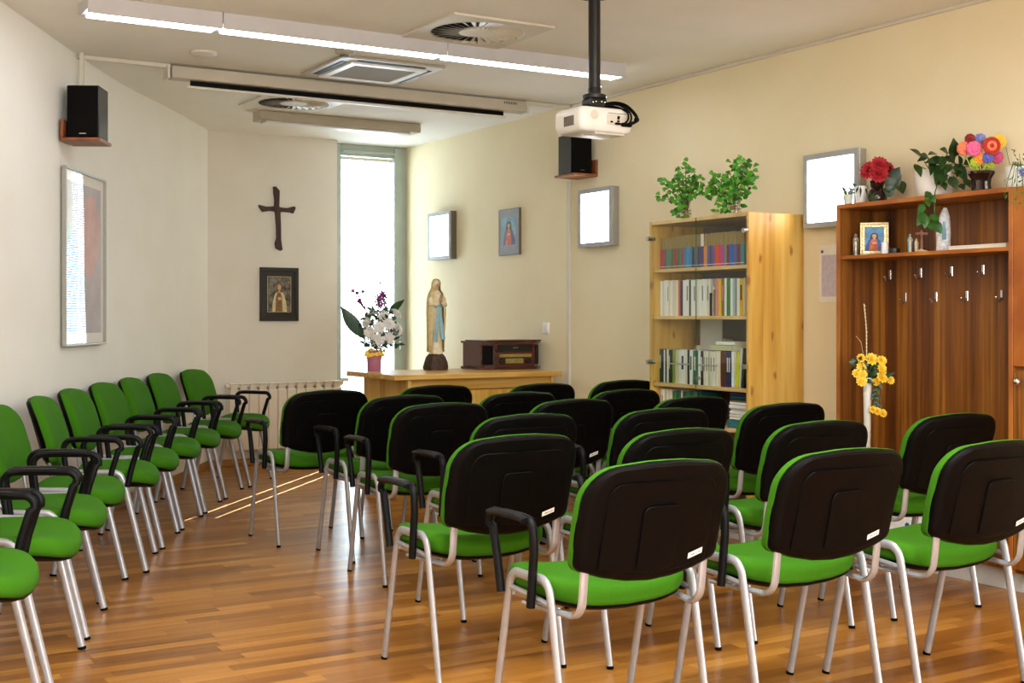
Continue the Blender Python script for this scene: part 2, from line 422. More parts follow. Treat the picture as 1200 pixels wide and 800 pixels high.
def make_chair(name, label, group):
    t = thing(name, label, 'chair', (0, 0, 0), 0, group)
    MB().pad(SO, [(.03, .400), (.01, .405), (.001, .418), (0, .438), (.003, .452), (.012, .463), (.036, .471), (.09, .475), (.2, .476)], seat_map).build('seat', M['green'], t, sharp=60)
    MB().pad(SO, [(.06, .386), (.03, .389), (.014, .396), (.01, .408)], seat_map).build('seat_shell', M['black'], t)
    MB().pad(BO, [(.2, -.020), (.1, -.017), (.045, -.011), (.016, -.003), (.004, .008), (0, .018), (0, .036)], back_map()).build('backrest', M['green'], t, sharp=60)
    sh = MB().pad(BO, [(.0, .034), (.003, .036), (.003, .045), (.007, .054), (.016, .060), (.03, .062)], back_map())
    ip = []
    for cx, cz, a0 in ((.135, .065, 0), (-.135, .065, 90)):
        for i in range(6): ip.append((cx + .045 * math.cos(math.radians(a0 + 18 * i)), cz + .045 * math.sin(math.radians(a0 + 18 * i))))
    ip += [(-.178, -.128), (-.09, -.145), (0, -.151), (.09, -.145), (.178, -.128)]
    sh.pad(ip, [(.0, .058), (0, .0632), (.003, .0655), (.012, .0655)], back_map())
    pk = [(.062, -.1), (.062, .05), (.057, .064), (.044, .07), (-.044, .07), (-.057, .064), (-.062, .05), (-.062, -.1), (-.03, -.112), (.03, -.112)]
    sh.pad(pk, [(0, .062), (0, .0675), (.003, .0695), (.012, .0695)], back_map(dh=-.03))
    shell = sh.build('back_shell', M['black'], t, sharp=28)
    st = MB(); f = back_map()
    pts = [f(a, b, .0685) for a, b in ((.112, -.122), (.163, -.109), (.163, -.093), (.112, -.106))]
    st.poly(pts, 0)
    for k, (u0, u1) in enumerate(((.15, .45), (.5, .62), (.68, .85))):
        q = [f(.115 + .048 * u, -.120 + .012 * u + .0065 + dv, .0689) for u, dv in ((u0, -.0012), (u1, -.0012), (u1, .0012), (u0, .0012))]
        st.poly(q, 1)
    stick = st.build('sticker', [M['paper_white'], M['black']], shell); stick['label'] = 'small white sticker with a dark printed line'
    for sx in (-1, 1):
        x = sx * .243
        # rear leg bends over at the top into the side loop
        path = [(x, -.2085, .009), (x, -.135, .395)] + [(x, p[1], p[2]) for p in arc((-.075, .436), .05, 170, 90, 6)] + [(x, -.0, .482)] + [(x, p[1], p[2]) for p in arc((.06, .437), .045, 88, 10, 5)] + [(x, .112, .43)]
        lg = MB().tube(path, .0148, 12, r2=.0098, ref=(1, 0, 0)).build('leg', M['leg'], t)
        MB().tube([(x, -.21, 0), (x, -.208, .011)], .0158, 10, r2=.0108, ref=(1, 0, 0)).build('leg_cap', M['black'], lg)
        lg = MB().tube([(x, .2125, .009), (x, .112, .432), (x, .108, .447)], .0148, 12, r2=.0098, ref=(1, 0, 0)).build('leg', M['leg'], t)
        MB().tube([(x, .2145, 0), (x, .212, .011)], .0158, 10, r2=.0108, ref=(1, 0, 0)).build('leg_cap', M['black'], lg)
        xu = sx * .2
        ua = [(xu, -.236, .56), (xu, -.226, .475)] + [(xu, p[1], p[2]) for p in arc((-.165, .455), .058, 180, 262, 6)] + [(sx * .215, -.1, .399), (sx * .236, .03, .402)]
        MB().tube(ua, .0085, 10, r2=.0135, ref=(1, 0, 0)).build('back_support', M['leg'], t)
        # D-shaped armrest
        xa = sx * .262
        front = [(xa, .128, .415), (xa, .15, .51), (xa, .178, .6)] + [(xa + sx * .004, p[1], p[2]) for p in arc((.155, .612), .037, -5, 80, 4)]
        top = [(xa + sx * .006, .08, .651), (xa + sx * .006, 0, .652)]
        rear = [(xa + sx * .004, p[1], p[2]) for p in arc((-.03, .61), .041, 95, 175, 4)] + [(xa, -.066, .56), (xa, -.056, .48), (xa, -.047, .404)]
        ar = MB(); pth = front + top + rear
        ar.tube(pth, .0135, 12, r2=.0125, ref=(1, 0, 0))
        ar.tube([(xa + sx * .008, .165, .648), (xa + sx * .009, .1, .654), (xa + sx * .009, 0, .655), (xa + sx * .008, -.05, .648)], .0105, 12, r2=.025, ref=(1, 0, 0))
        ar.build('armrest', M['black_arm'], t)
    fr = MB()
    for yy, zz in ((.085, .405), (-.05, .405)): fr.tube([(-.243, yy, zz + .018), (-.2, yy, zz), (.2, yy, zz), (.243, yy, zz + .018)], .011, 8)
    for sx in (-1, 1): fr.tube([(sx * .243, .115, .435), (sx * .243, -.02, .43), (sx * .243, -.12, .422)], .008, 8)
    fr.build('seat_frame', M['leg'], t)
    return t
proto = [None]
def place_chair(x, y, yaw, label, group, drop_arm=0):
    if proto[0] is None:
        proto[0] = make_chair('stacking_chair', label, group); o = proto[0]
    else: o = copy_tree(proto[0])
    o.location = (x, y, 0); o.rotation_euler = (0, 0, math.radians(yaw)); o['label'] = label; o['group'] = group
    if drop_arm:
        for ch in [c for c in o.children if c.name.startswith('armrest')]:
            if ch.data.vertices[0].co.x * drop_arm > 0: bpy.data.objects.remove(ch)
    return o
G1 = 'green stacking chairs in rows facing the sideboard'
rows = [
 ('row closest to the wooden sideboard', [(2.62, 6.56, 1), (3.35, 6.70, 0), (3.97, 6.56, 2), (4.62, 6.62, 0)]),
 ('second row from the wooden sideboard', [(2.78, 5.96, 1.5), (3.41, 5.90, 2), (4.02, 5.80, 3)]),
 ('third row from the wooden sideboard', [(2.69, 5.36, -1.5), (3.33, 5.27, 1), (3.935, 5.13, 2)]),
 ('third row from the camera', [(2.68, 4.61, -1.1), (3.35, 4.57, -2.8), (4.03, 4.56, -1.7)]),
 ('second row from the camera', [(2.175, 3.87, 0), (2.79, 3.77, 0), (3.46, 3.76, -2.4), (4.18, 3.74, -2.1)]),
 ('row nearest the camera', [(2.14, 3.04, -2.2), (2.79, 2.99, -1.9), (3.39, 2.92, -1.8)]),
]
pos4 = {4: ['at the aisle end', 'second from the aisle', 'third from the aisle', 'at the right end'], 3: ['at the aisle end', 'in the middle', 'at the right end']}
for nm, ch in rows:
    for i, (x, y, a) in enumerate(ch):
        place_chair(x - .012, y, a, f'green chair {pos4[len(ch)][i]} of the {nm}', G1, drop_arm=-1 if (x == 3.39 and y < 3.2) else 0)
G2 = 'green stacking chairs along the left wall'
left = [(.48, 4.07, -113.5), (.729, 4.637, -113.9), (.952, 5.205, -110.5), (1.166, 5.801, -116), (1.475, 6.345, -110.1), (1.736, 6.918, -115.2), (2.02, 7.457, -119.5), (2.314, 7.99, -118.6), (2.634, 8.52, -121.5), (3.012, 9.014, -128.3)]
for i, (x, y, a) in enumerate(left):
    k = len(left) - 1 - i
    w = 'closest to the radiator' if k == 0 else ('farthest from the radiator' if i == 0 else f'{ORD[k]} from the radiator')
    place_chair(x, y, a, f'green chair with armrests {w} in the line along the left wall', G2)
# ------------------------------------------------------------------ things on walls and ceiling
FACE = math.radians(-31)            # local -y looks back into the room towards the seats
RW = -PI / 2                        # hung on the right wall
def rect(x0, x1, z0, z1, y): return [(x0, y, z0), (x1, y, z0), (x1, y, z1), (x0, y, z1)]
def ell(cx, cz, rx, rz, y, n=20): return [(cx + rx * math.cos(2*PI*i/n), y, cz + rz * math.sin(2*PI*i/n)) for i in range(n)]
def frame_mb(w, h, fw, d, bev=.002):
    mb = MB()
    mb.box(-w/2, w/2, -d, 0, h/2 - fw, h/2, bev); mb.box(-w/2, w/2, -d, 0, -h/2, -h/2 + fw, bev)
    mb.box(-w/2, -w/2 + fw, -d, 0, -h/2 + fw, h/2 - fw, bev); mb.box(w/2 - fw, w/2, -d, 0, -h/2 + fw, h/2 - fw, bev)
    return mb
def bust_print(mb, w, h, y, robe, mantle, hair=5, skin=4, halo=None):
    """robed figure, flat shapes layered on a print; w, h half sizes"""
    e = .0004
    mb.poly([(-w*.62, y, -h), (w*.66, y, -h), (w*.6, y, -h*.45), (w*.42, y, -h*.05), (w*.2, y, h*.22), (-w*.2, y, h*.22), (-w*.42, y, -h*.05), (-w*.58, y, -h*.5)], mantle)
    mb.poly([(-w*.36, y-e, -h), (w*.28, y-e, -h), (w*.22, y-e, -h*.2), (w*.1, y-e, h*.14), (-w*.12, y-e, h*.14), (-w*.3, y-e, -h*.2)], robe)
    mb.poly(ell(0, h*.42, w*.25, h*.25, y-e*2), hair)
    mb.poly([(-w*.25, y-e*2, h*.4), (-w*.3, y-e*2, h*.08), (-w*.1, y-e*2, h*.14), (w*.1, y-e*2, h*.14), (w*.28, y-e*2, h*.08), (w*.25, y-e*2, h*.4)], hair)
    mb.poly(ell(0, h*.38, w*.15, h*.18, y-e*3), skin)
    mb.poly([(-w*.07, y-e*3, h*.25), (w*.07, y-e*3, h*.25), (w*.08, y-e*3, h*.1), (-w*.08, y-e*3, h*.1)], skin)
    mb.poly(ell(w*.02, -h*.25, w*.16, h*.1, y-e*3), skin)
PR = {k: pm('print_' + k, a, b, s, .5) for k, a, b, s in [
  ('blue', '#2F6FA8', '#6FA6CC', 14), ('deep_blue', '#1D3F86', '#2B5AA8', 30), ('red', '#B4452C', '#D9743A', 40), ('skin', '#C79A78', '#D8AE8C', 20),
  ('hair', '#3C2A1E', '#4E3727', 60), ('foliage', '#2A2620', '#7C7464', 28), ('cream', '#B9A878', '#D4C698', 60), ('grey_blue', '#6F97A5', '#8CB3BC', 15), ('brown', '#6B4A26', '#86602F', 50), ('pink', '#C98F8C', '#D9A9A2', 6), ('mauve', '#A89CA3', '#BDB2B8', 5), ('violet', '#5B4E72', '#6E6088', 20)]}
M['black_brown'] = pm('black_brown_frame', '#15100B', '#1E1710', 30, .4)
M['grey_card'] = pm('grey_card', '#8C8F94', '#96999D', 30, .6)
M['pic_glass'] = thin_glass('picture_glass')

# dark framed picture on the back wall
pc = thing('framed_picture', 'dark framed picture of a robed praying woman on the back wall', 'picture', (3.722, 9.9695, 1.41))
frame_mb(.336, .444, .03, .022).build('frame', M['black_brown'], pc)
ln = MB()
for a in ((.146, .2),):
    x, zz = a
    for q in (rect(-x, x, zz - .002, zz, -.0135), rect(-x, x, -zz, -zz + .002, -.0135), rect(-x, -x + .002, -zz, zz, -.0135), rect(x - .002, x, -zz, zz, -.0135)): ln.poly(q, 1)
ln.box(-.152, .152, -.012, -.004, -.206, .206, 0, 0)
x, zz = .103, .148
for q in (rect(-x, x, zz - .004, zz, -.0128), rect(-x, x, -zz, -zz + .004, -.0128), rect(-x, -x + .004, -zz, zz, -.0128), rect(x - .004, x, -zz, zz, -.0128)): ln.poly(q, 1)
ln.build('mount', [M['black_brown'], M['gold']], pc)
pr = MB(); pr.poly(rect(-.1, .1, -.145, .145, -.0135), 0); bust_print(pr, .1, .145, -.0138, 2, 1)
pr.build('print', [PR['foliage'], PR['cream'], PR['brown'], PR['cream'], PR['skin'], PR['brown']], pc)

# wooden cross
cr = MB()
CO = [(410, 405), (426, 403), (447, 425), (446, 470), (444, 510), (452, 515), (490, 517), (520, 508), (536, 507), (537, 520), (524, 545), (500, 540), (455, 539), (451, 546), (454, 620), (455, 690), (463, 744), (450, 750), (424, 737), (419, 712), (428, 680), (426, 620), (421, 545), (415, 538), (390, 537), (350, 544), (328, 516), (329, 506), (345, 509), (370, 514), (408, 512), (417, 506), (418, 475), (412, 440)]
CO = [((x - 433) / 650, -(y_ - 525) / 650) for x, y_ in CO]
def cring(yy, k):
    out = []; n = len(CO)
    for i in range(n):
        p, q, r_ = Vector(CO[i-1]), Vector(CO[i]), Vector(CO[(i+1) % n])
        t = ((r_ - q).normalized() + (q - p).normalized()).normalized(); nn = Vector((-t.y, t.x))
        out.append((q.x - nn.x * k, yy, q.y - nn.y * k))
    return out
cr.loft([cring(0, 0), cring(-.014, 0), cring(-.02, .005)], True, True, 0, smooth=False)
tag(cr.build('wall_cross', M['cross_wood'], loc=(3.705, 9.969, 2.118)), 'dark carved wooden cross with flared ends on the back wall', 'cross')

# poster on the left wall
dl = Vector((1.804 - 1.427, 7.901 - 7.213)); ang = math.atan2(dl.y, dl.x); nrm = Vector((dl.y, -dl.x)).normalized()
mid = Vector((1.6155, 7.557)) + nrm * .010
po = thing('framed_poster', 'tall framed pink and white poster behind shiny glass on the left wall', 'picture', (mid.x, mid.y, 1.557), ang)
frame_mb(.785, 1.0, .012, .026).build('frame', M['alu'], po)
pp = MB(); pp.box(-.381, .381, -.008, -.002, -.489, .489, 0, 0)
y = -.0085; pp.poly(rect(-.33, .33, -.43, .43, y), 1)
pp.poly([(-.02, y-.0005, -.06), (.12, y-.0005, -.12), (.26, y-.0005, .02), (.3, y-.0005, .2), (.2, y-.0005, .38), (.0, y-.0005, .36), (-.06, y-.0005, .12)], 2)
pp.poly([(-.33, y-.0005, -.43), (-.1, y-.0005, -.43), (-.06, y-.0005, -.15), (-.16, y-.0005, .1), (-.33, y-.0005, .2)], 3)
pp.build('print', [M['paper_white'], PR['mauve'], PR['pink'], PR['grey_blue']], po)
pg_ = MB()
nx_, nz_ = 16, 20
def warp(i, j): return (-.379 + .758 * i / nx_, -.0165 + .0013 * math.sin(5.2 * j / nz_ + .4) * math.sin(PI * i / nx_) + .0004 * math.sin(9 * i / nx_ + 2.5 * j / nz_), -.487 + .974 * j / nz_)
pg_.add([warp(i, j) for j in range(nz_ + 1) for i in range(nx_ + 1)], [(j*(nx_+1)+i, j*(nx_+1)+i+1, (j+1)*(nx_+1)+i+1, (j+1)*(nx_+1)+i) for j in range(nz_) for i in range(nx_)], 0, True)
o = pg_.build('glass', M['pic_glass'], po); o.rotation_euler = (0, 0, math.radians(-.95))

# grey picture on right wall
gp = thing('framed_picture', 'narrow grey mounted picture of a robed figure on the cream wall between two light boxes', 'picture', (XR - .0005, 8.324, 1.877), RW)
frame_mb(.308, .358, .008, .02).build('frame', M['alu_dark'], gp)
gm = MB().box(-.146, .146, -.018, -.004, -.171, .171, 0)
gm.build('mount', M['grey_card'], gp)
pr = MB(); y = -.0184; pr.poly(rect(-.105, .1, -.1, .115, y), 0); pr.T = Matrix.Translation((0, 0, .008)); bust_print(pr, .14, .107, y - .0003, 2, 1); pr.T = None
pr.build('print', [PR['grey_blue'], PR['violet'], PR['red'], PR['red'], PR['skin'], PR['hair']], gp)

# lit wall boxes
def lightbox(yc, label):
    t = thing('light_box', label, 'wall light', (XR - .0005, yc, 1.905), RW, None)
    w, d = .4, .062
    f = MB(); f.box(-w/2, w/2, -d + .012, 0, -w/2, w/2, .002)
    f.build('housing', M['alu'] if yc < 8 else M['alu_dark'], t)
    frame_mb(w + .002, w + .002, .03, .014).build('bezel', M['bezel'], t).location.y = -d + .012
    p = MB(); p.box(-w/2 + .03, w/2 - .03, -d + .004, -d + .0115, -w/2 + .03, w/2 - .03, .001); p.build('lit_panel', M['lit_panel'], t)
lightbox(9.405, 'lit square light box on the cream wall closest to the window')
lightbox(7.105, 'lit square light box on the cream wall below the black speaker')
lightbox(4.895, 'lit square light box on the cream wall between bookcase and coat rack')

# speakers on wooden shelves
def speaker(loc, rot, label, shelf_label, sx):
    # shelf: local x along outward direction of the wall, y away from camera
    s = thing('speaker_shelf', shelf_label, 'shelf', loc, rot)
    MB().box(0.001, .215, 0, .25, -.018, 0, .003).build('board', M['red_wood'], s)
    MB().box(0.001, .018, 0, .25, .0, .1, .003).build('back_board', M['red_wood'], s)
    if sx < 0:
        for ch in s.children: ch.scale.x = 1
    t = thing('wall_speaker', label, 'speaker', (Vector(loc) + Matrix.Rotation(rot, 3, 'Z') @ Vector((.028, .02, .0005)))[:], rot)
    MB().box(0, .175, .012, .2, 0, .29, .004).build('cabinet', M['black_gloss'], t)
    MB().box(.004, .171, 0, .0125, .004, .285, .004).build('grille', M['black'], t)
    lm = MB(); lm.box(.07, .108, -.002, .0005, .02, .026, .0008)
    lm.build('badge', M['chrome'], t)
wd = Vector((1.50 - 1.39, 7.36 - 7.15)); wa = math.atan2(wd.y, wd.x) - PI / 2
speaker((1.418, 7.165, 2.205), wa, 'black box speaker on wooden shelf high on the left wall', 'small brown wooden shelf under the speaker on the left wall', 1)
# mirrored for right wall: rotate so that local x points into the room
def speaker_r(y, z):
    s = thing('speaker_shelf', 'small brown wooden shelf under the speaker on the right wall', 'shelf', (XR, y, z))
    MB().box(-.2, -.001, 0, .25, -.018, 0, .003).build('board', M['red_wood'], s)
    MB().box(-.018, -.001, 0, .25, .0, .1, .003).build('back_board', M['red_wood'], s)
    t = thing('wall_speaker', 'black box speaker on wooden shelf high on the right wall', 'speaker', (XR - .115, y + .12, z + .0005), math.radians(-6))
    MB().box(-.078, .086, -.085, .1, 0, .27, .004).build('cabinet', M['black_gloss'], t)
    MB().box(-.074, .082, -.097, -.0845, .004, .266, .004).build('grille', M['black'], t)
    MB().box(-.005, .025, -.099, -.0965, .02, .025, .0006).build('badge', M['alu_dark'], t)
speaker_r(7.15, 2.21)

# cable trunking
def trunk(name, label, pts_boxes):
    mb = MB()
    for b in pts_boxes: mb.box(*b, .003)
    return tag(mb.build(name, M['offwhite']), label, 'cable duct')
trunk('cable_trunking', 'white cable duct on the ceiling from the left wall to the screen case', [(1.565, 2.118, 7.485, 7.515, H - .025, H - .0005)])
tk = MB().box(-.0, .022, 0, .03, 2.5, H - .0005, .003)
o = tk.build('cable_trunking', M['offwhite'], loc=(1.576, 7.425, 0), rotz=wa); tag(o, 'short upright cable duct on the left wall above the speaker', 'cable duct')
trunk('cable_trunking', 'white cable duct on the ceiling from the screen case to the right wall', [(4.606, XR - .02, 7.485, 7.515, H - .025, H - .0005)])
trunk('cable_trunking', 'tall white cable duct running down the right wall under the speaker', [(XR - .02, XR - .0005, 7.485, 7.52, .063, 2.19), (XR - .02, XR - .0005, 7.485, 7.515, 2.5, H - .0005)])
# switch
sw = thing('light_switch', 'white double light switch on the cream wall above the radio', 'light switch', (XR - .0005, 7.815, 1.138), RW)
MB().box(-.042, .042, -.009, 0, -.042, .042, .003).build('plate', M['white_plastic'], sw)
for x in (-.035, .001): MB().box(x, x + .034, -.014, -.008, -.035, .035, .002).build('rocker', M['white_plastic'], sw)
# notice
nt_ = thing('notice', 'white printed paper notice on the wall beside the coat rack', 'notice', (XR - .0005, 4.955, 1.457), RW)
MB().box(-.08, .09, -.004, -.0005, -.155, .155, 0).build('sheet', M['paper_white'], nt_)
M['lilac_paper'] = pm('lilac_paper', '#CFC8D6', '#C2BACB', 40, .7)
lm = MB(); lm.box(-.06, .09, -.0046, -.0041, -.125, .1, 0)
lm.build('printed_area', M['lilac_paper'], nt_)
o = MB().lathe([(.009, 0), (.009, .002)], 14, (0, 0, 0)).build('pin', PR['violet'], nt_); o.rotation_euler = (PI / 2, 0, 0); o.location = (-.055, -.0045, .12)

# radiator
rd = thing('radiator', 'cream column radiator under the crucifix on the back wall', 'radiator', (3.265, 9.9, 0))
M['rad'] = pm('cream_radiator_enamel', '#E6DCCB', '#E1D6C4', 5, .4)
for i in range(12):
    x = i * .0815
    mb = MB(); mb.box(x + .0015, x + .08, -.045, -.02, .135, .632, .008); mb.box(x + .03, x + .05, -.02, .03, .14, .64, .004)
    mb.box(x + .0015, x + .08, .03, .045, .135, .632, .006)
    mb.box(x + .0015, x + .08, -.045, .045, .672, .684, .004)
    mb.box(x + .012, x + .07, -.03, .03, .63, .675, .004)
    mb.build('section', M['rad'], rd)
MB().tube([(-.02, 0, .66), (1.0, 0, .66)], .018, 12).build('manifold', M['rad'], rd)
v = MB(); v.tube([(.985, -.01, .69), (1.05, -.01, .69)], .014, 12); v.tube([(1.0, -.01, .69), (1.01, -.01, .69)], .02, 12); v.build('valve', M['white_plastic'], rd)
for x in (.1, .86):
    MB().box(x, x + .02, .046, .069, .2, .66, .002).build('bracket', M['rad'], rd)

# main linear lamp
lf = thing('linear_ceiling_lamp', 'long lit fluorescent ceiling lamp in three joined lengths', 'ceiling lamp', (0, 5.42, H))
for a, b in ((1.33, 1.98), (1.983, 3.241), (3.244, 4.45)):
    MB().box(a, b, 0.0, .012, -.082, -.0005, .003).build('front_panel', M['lilac_metal'], lf)
    MB().box(a, b, .0125, .2, -.06, -.0005, .003).build('housing', M['lilac_metal'], lf)
    MB().box(a + .02, b - .02, .014, .13, -.08, -.0605, .002).build('diffuser', M['lit_tube'], lf)
lf.location = (0.0, 6.08, H)

# lamp turned off near the window
l2 = thing('batten_lamp', 'unlit beige batten lamp on the ceiling near the window', 'ceiling lamp', (3.80, 8.85, H))
MB().box(-.655, .655, -.05, .12, -.07, -.0005, .006).build('housing', M['screen_case'], l2)
MB().box(-.6, .58, -.02, .1, -.085, -.0705, .006).build('diffuser', M['white_plastic'], l2)

# projection screen rolled into its case
ps = thing('projection_screen', 'rolled-up projection screen in a long beige case under the ceiling', 'projection screen', (3.35, 7.5, H - .012))
MB().box(-1.235, 1.245, -.05, .05, -.075, 0, .006).build('case', M['screen_case'], ps)
for x in (-1.262, 1.246): MB().box(x, x + .016, -.054, .054, -.08, .0, .004).build('end_cap', M['offwhite'], ps)
MB().box(-1.11, 1.085, .0, .004, -.106, -.0752, 0).build('fabric', M['black'], ps)
MB().box(-1.13, 1.105, -.012, .014, -.122, -.1062, .004).build('weight_bar', M['offwhite'], ps)
lb = MB(); 
for k in range(6): lb.box(1.06 + .018 * k, 1.072 + .018 * k, -.0508, -.0502, -.03, -.014, 0)
lb.build('lettering', M['alu_dark'], ps)

# swirl air outlets
def vent(x, y, label):
    t = thing('swirl_air_vent', label, 'air vent', (x, y, H))
    r = .245; p = MB()
    # plate with a round hole
    n = 48; ring = []; sq = []
    for i in range(n):
        a = 2 * PI * i / n; c, s_ = math.cos(a), math.sin(a); k = .298 / max(abs(c), abs(s_))
        ring.append((r * c, r * s_)); sq.append((k * c, k * s_))
    p.loft([[(a, b, -.0005) for a, b in sq], [(a, b, -.012) for a, b in sq], [(a, b, -.012) for a, b in ring], [(a, b, -.0005) for a, b in ring]], False, False, 0, smooth=False)
    p.build('plate', M['offwhite'], t)
    MB().lathe([(r, -.0015), (r, -.0008)], 40).build('throat', M['black'], t)
    b = MB(); nb = 28
    for i in range(nb):
        a0 = 2 * PI * i / nb; a1 = a0 + 2 * PI / nb * .62
        def pt(rr, a, z): return (rr * math.cos(a), rr * math.sin(a), z)
        b.add([pt(.09, a0, -.004), pt(r, a0, -.004), pt(r, a1, -.0155), pt(.09, a1, -.0155)], [(0, 1, 2, 3)])
    b.build('blades', M['offwhite'], t)
    MB().lathe([(.0, -.016), (.08, -.0155), (.1, -.013), (.1, -.003)], 32, cap=False).build('hub', M['white_plastic'], t)
    MB().lathe([(.246, -.0128), (.25, -.0145), (.254, -.0128)], 48, cap=False).build('rim', M['offwhite'], t)
vent(3.26, 5.785, 'square swirl air vent in the ceiling above the long lit lamp')
vent(3.235, 8.37, 'square swirl air vent in the ceiling beyond the projection screen')

# ceiling cassette air conditioner
ac = thing('cassette_air_conditioner', 'square cassette air conditioner in the ceiling between lamp and projection screen', 'air conditioner', (3.22, 7.02, H))
p = MB(); p.box(-.335, .335, -.33, .33, -.018, -.0005, .006); p.build('panel', M['screen_case'], ac)
frame_ = MB()
for b in ((-.25, .25, -.25, -.2), (-.25, .25, .2, .25), (-.25, -.2, -.2, .2), (.2, .25, -.2, .2)): frame_.box(b[0], b[1], b[2], b[3], -.032, -.0182, .003)
frame_.build('inner_frame', M['white_plastic'], ac)
MB().box(-.2, .2, -.2, .2, -.028, -.0182, .002).build('grille', pm('brown_grey_grille', '#93866F', '#8B7E68', 60, .7), ac)
for b in ((-.22, .22, -.295, -.262), (-.22, .22, .262, .295), (-.295, -.262, -.22, .22), (.262, .295, -.22, .22)):
    MB().box(b[0], b[1], b[2], b[3], -.0215, -.0182, .001).build('air_slot', M['black'], ac)
tag(MB().lathe([(0, -.024), (.06, -.022), (.075, -.012), (.078, -.0005)], 28, cap=False).build('ceiling_disc', M['offwhite'], loc=(2.185, 7.06, H)), 'flat round disc in the ceiling left of the air conditioner', 'ceiling speaker')
sd = thing('smoke_detector', 'small round smoke detector on the ceiling between lamp and air conditioner', 'smoke detector', (2.85, 6.59, H))
MB().lathe([(0, -.03), (.035, -.029), (.05, -.02), (.052, -.0005)], 24, cap=False).build('base', M['screen_case'], sd)
MB().lathe([(0, -.046), (.02, -.044), (.028, -.03)], 20, cap=False).build('sensor', M['alu_dark'], sd)

# projector
pj = thing('projector', 'white projector hanging from the ceiling on a black pole', 'projector', (3.37, 4.86, 2.075), math.radians(0))
def rrect(hx, hy0, hy1, r, n=5):
    P = []
    for cx, cy, a0 in ((hx - r, hy1 - r, 0), (-hx + r, hy1 - r, 90), (-hx + r, hy0 + r, 180), (hx - r, hy0 + r, 270)):
        for i in range(n + 1):
            a = math.radians(a0 + 90 * i / n); P.append((cx + r * math.cos(a), cy + r * math.sin(a)))
    return P
b = MB(); O = rrect(.15, -.11, .125, .03)
b.loft([[(x * k, y * k, z) for x, y in O] for k, z in ((.86, .0), (.94, .008), (1, .035), (1, .085), (.985, .1), (.95, .11), (.9, .113))], True, True, 0)
b.build('body', M['white_plastic'], pj, sharp=50)
MB().box(-.06, .11, -.09, -.02, -.008, .004, .002).build('lamp_cover', M['offwhite'], pj)
pl = MB(); pl.box(-.005, .125, -.1125, -.108, .035, .082, .002)
pl.build('port_panel', M['offwhite'], pj)
k = MB()
for x, z in ((.012, .045), (.05, .062), (.05, .05), (.052, .07)): k.box(x, x + .014, -.115, -.112, z, z + .008, .001)
k.box(0, .12, -.1135, -.1105, .088, .0895, 0)
k.build('sockets', M['black'], pj)
g = MB().lathe([(0, 0), (.022, 0), (.022, .002), (0, .002)], 20)
o = g.build('rear_speaker', M['offwhite'], pj); o.rotation_euler = (PI / 2, 0, 0); o.location = (-.075, -.1095, .075)
g = MB()
for i in range(7): g.box(-.152, -.1495, -.05 + .012 * i, -.042 + .012 * i, .03, .075, 0)
g.build('side_vent', M['alu_dark'], pj)
ln_ = MB().lathe([(.035, 0), (.035, .02), (.03, .025), (0, .02)], 24); o = ln_.build('lens', M['black_gloss'], pj); o.rotation_euler = (-PI / 2, 0, 0); o.location = (.06, .12, .06)
pp_ = MB(); pp_.lathe([(.0285, .2), (.0285, H - 2.0755)], 20); pp_.lathe([(.03, .175), (.031, .215), (.0285, .22)], 20)
pp_.lathe([(.08, H - 2.0855), (.08, H - 2.0755)], 24)
pp_.build('pole', M['black_metal'], pj)
br = MB(); br.lathe([(.05, .165), (.056, .17), (.056, .185), (.045, .19)], 24); br.box(-.045, .045, -.04, .04, .125, .168, .004)
for x, y in ((-.11, -.07), (.11, -.07), (-.1, .08), (.1, .08)): br.tube([(0, 0, .13), (x * .6, y * .6, .128), (x, y, .115), (x, y, .108)], .008, 8)
br.build('bracket', M['black_metal'], pj)
bo = MB()
for x, z in ((.03, .175), (-.02, .15), (.012, .152), (-.036, .147), (.03, .15)): bo.ball((x, -.0415 if z < .17 else -.053, z), .005, 8, 5)
bo.ball((.016, -.03, .225), .007, 8, 6)
bo.build('bolts', M['chrome'], pj)
for pth, r in (([(.03, -.03, .14), (.08, -.05, .15), (.115, -.09, .135), (.14, -.13, .09), (.145, -.135, .06), (.12, -.118, .045)], .008), ([(.03, -.035, .135), (.075, -.08, .125), (.095, -.13, .095), (.095, -.135, .06), (.08, -.117, .04)], .0045), ([(.03, -.03, .138), (.09, -.07, .138), (.115, -.125, .095), (.115, -.13, .055), (.1, -.117, .042)], .0045)):
    P = smooth_path([(p[0], p[1]) for p in pth], 5); Z = smooth_path([(p[2], 0) for p in pth], 5)
    MB().tube([(a.x, a.y, b_.x) for a, b_ in zip(P, Z)], r, 8).build('cable', M['black'], pj)
pg = MB(); pg.box(.035, .065, -.128, -.112, .036, .046, .003); pg.box(.07, .125, -.13, -.112, .03, .048, .003); pg.ball((.145, -.135, .065), .013, 10, 7)
pg.build('plugs', M['black'], pj)

# ------------------------------------------------------------------ sideboard and what stands on it
SBX0, SBX1, SBY0, SBY1, SBZ = 3.56, 4.87, 7.42, 8.2, .84
sb = thing('sideboard', 'light wooden sideboard standing before the window and cream wall', 'sideboard', (3.56, 7.42, 0))
W_, D_ = SBX1 - SBX0, SBY1 - SBY0
MB().box(0, W_, 0, D_, SBZ - .034, SBZ, .003).build('top', M['sideboard'], sb)
MB().box(.12, .145, .04, D_ - .03, .0, SBZ - .0345, .002).build('side_panel', M['pine'], sb)
MB().box(W_ - .065, W_ - .04, .04, D_ - .03, .0, SBZ - .0345, .002).build('side_panel', M['pine'], sb)
MB().box(.146, W_ - .066, D_ - .05, D_ - .03, .04, SBZ - .0345, .002).build('back_panel', M['pine'], sb)
MB().box(.146, W_ - .066, .06, .078, SBZ - .11, SBZ - .0345, .002).build('apron', M['sideboard'], sb)
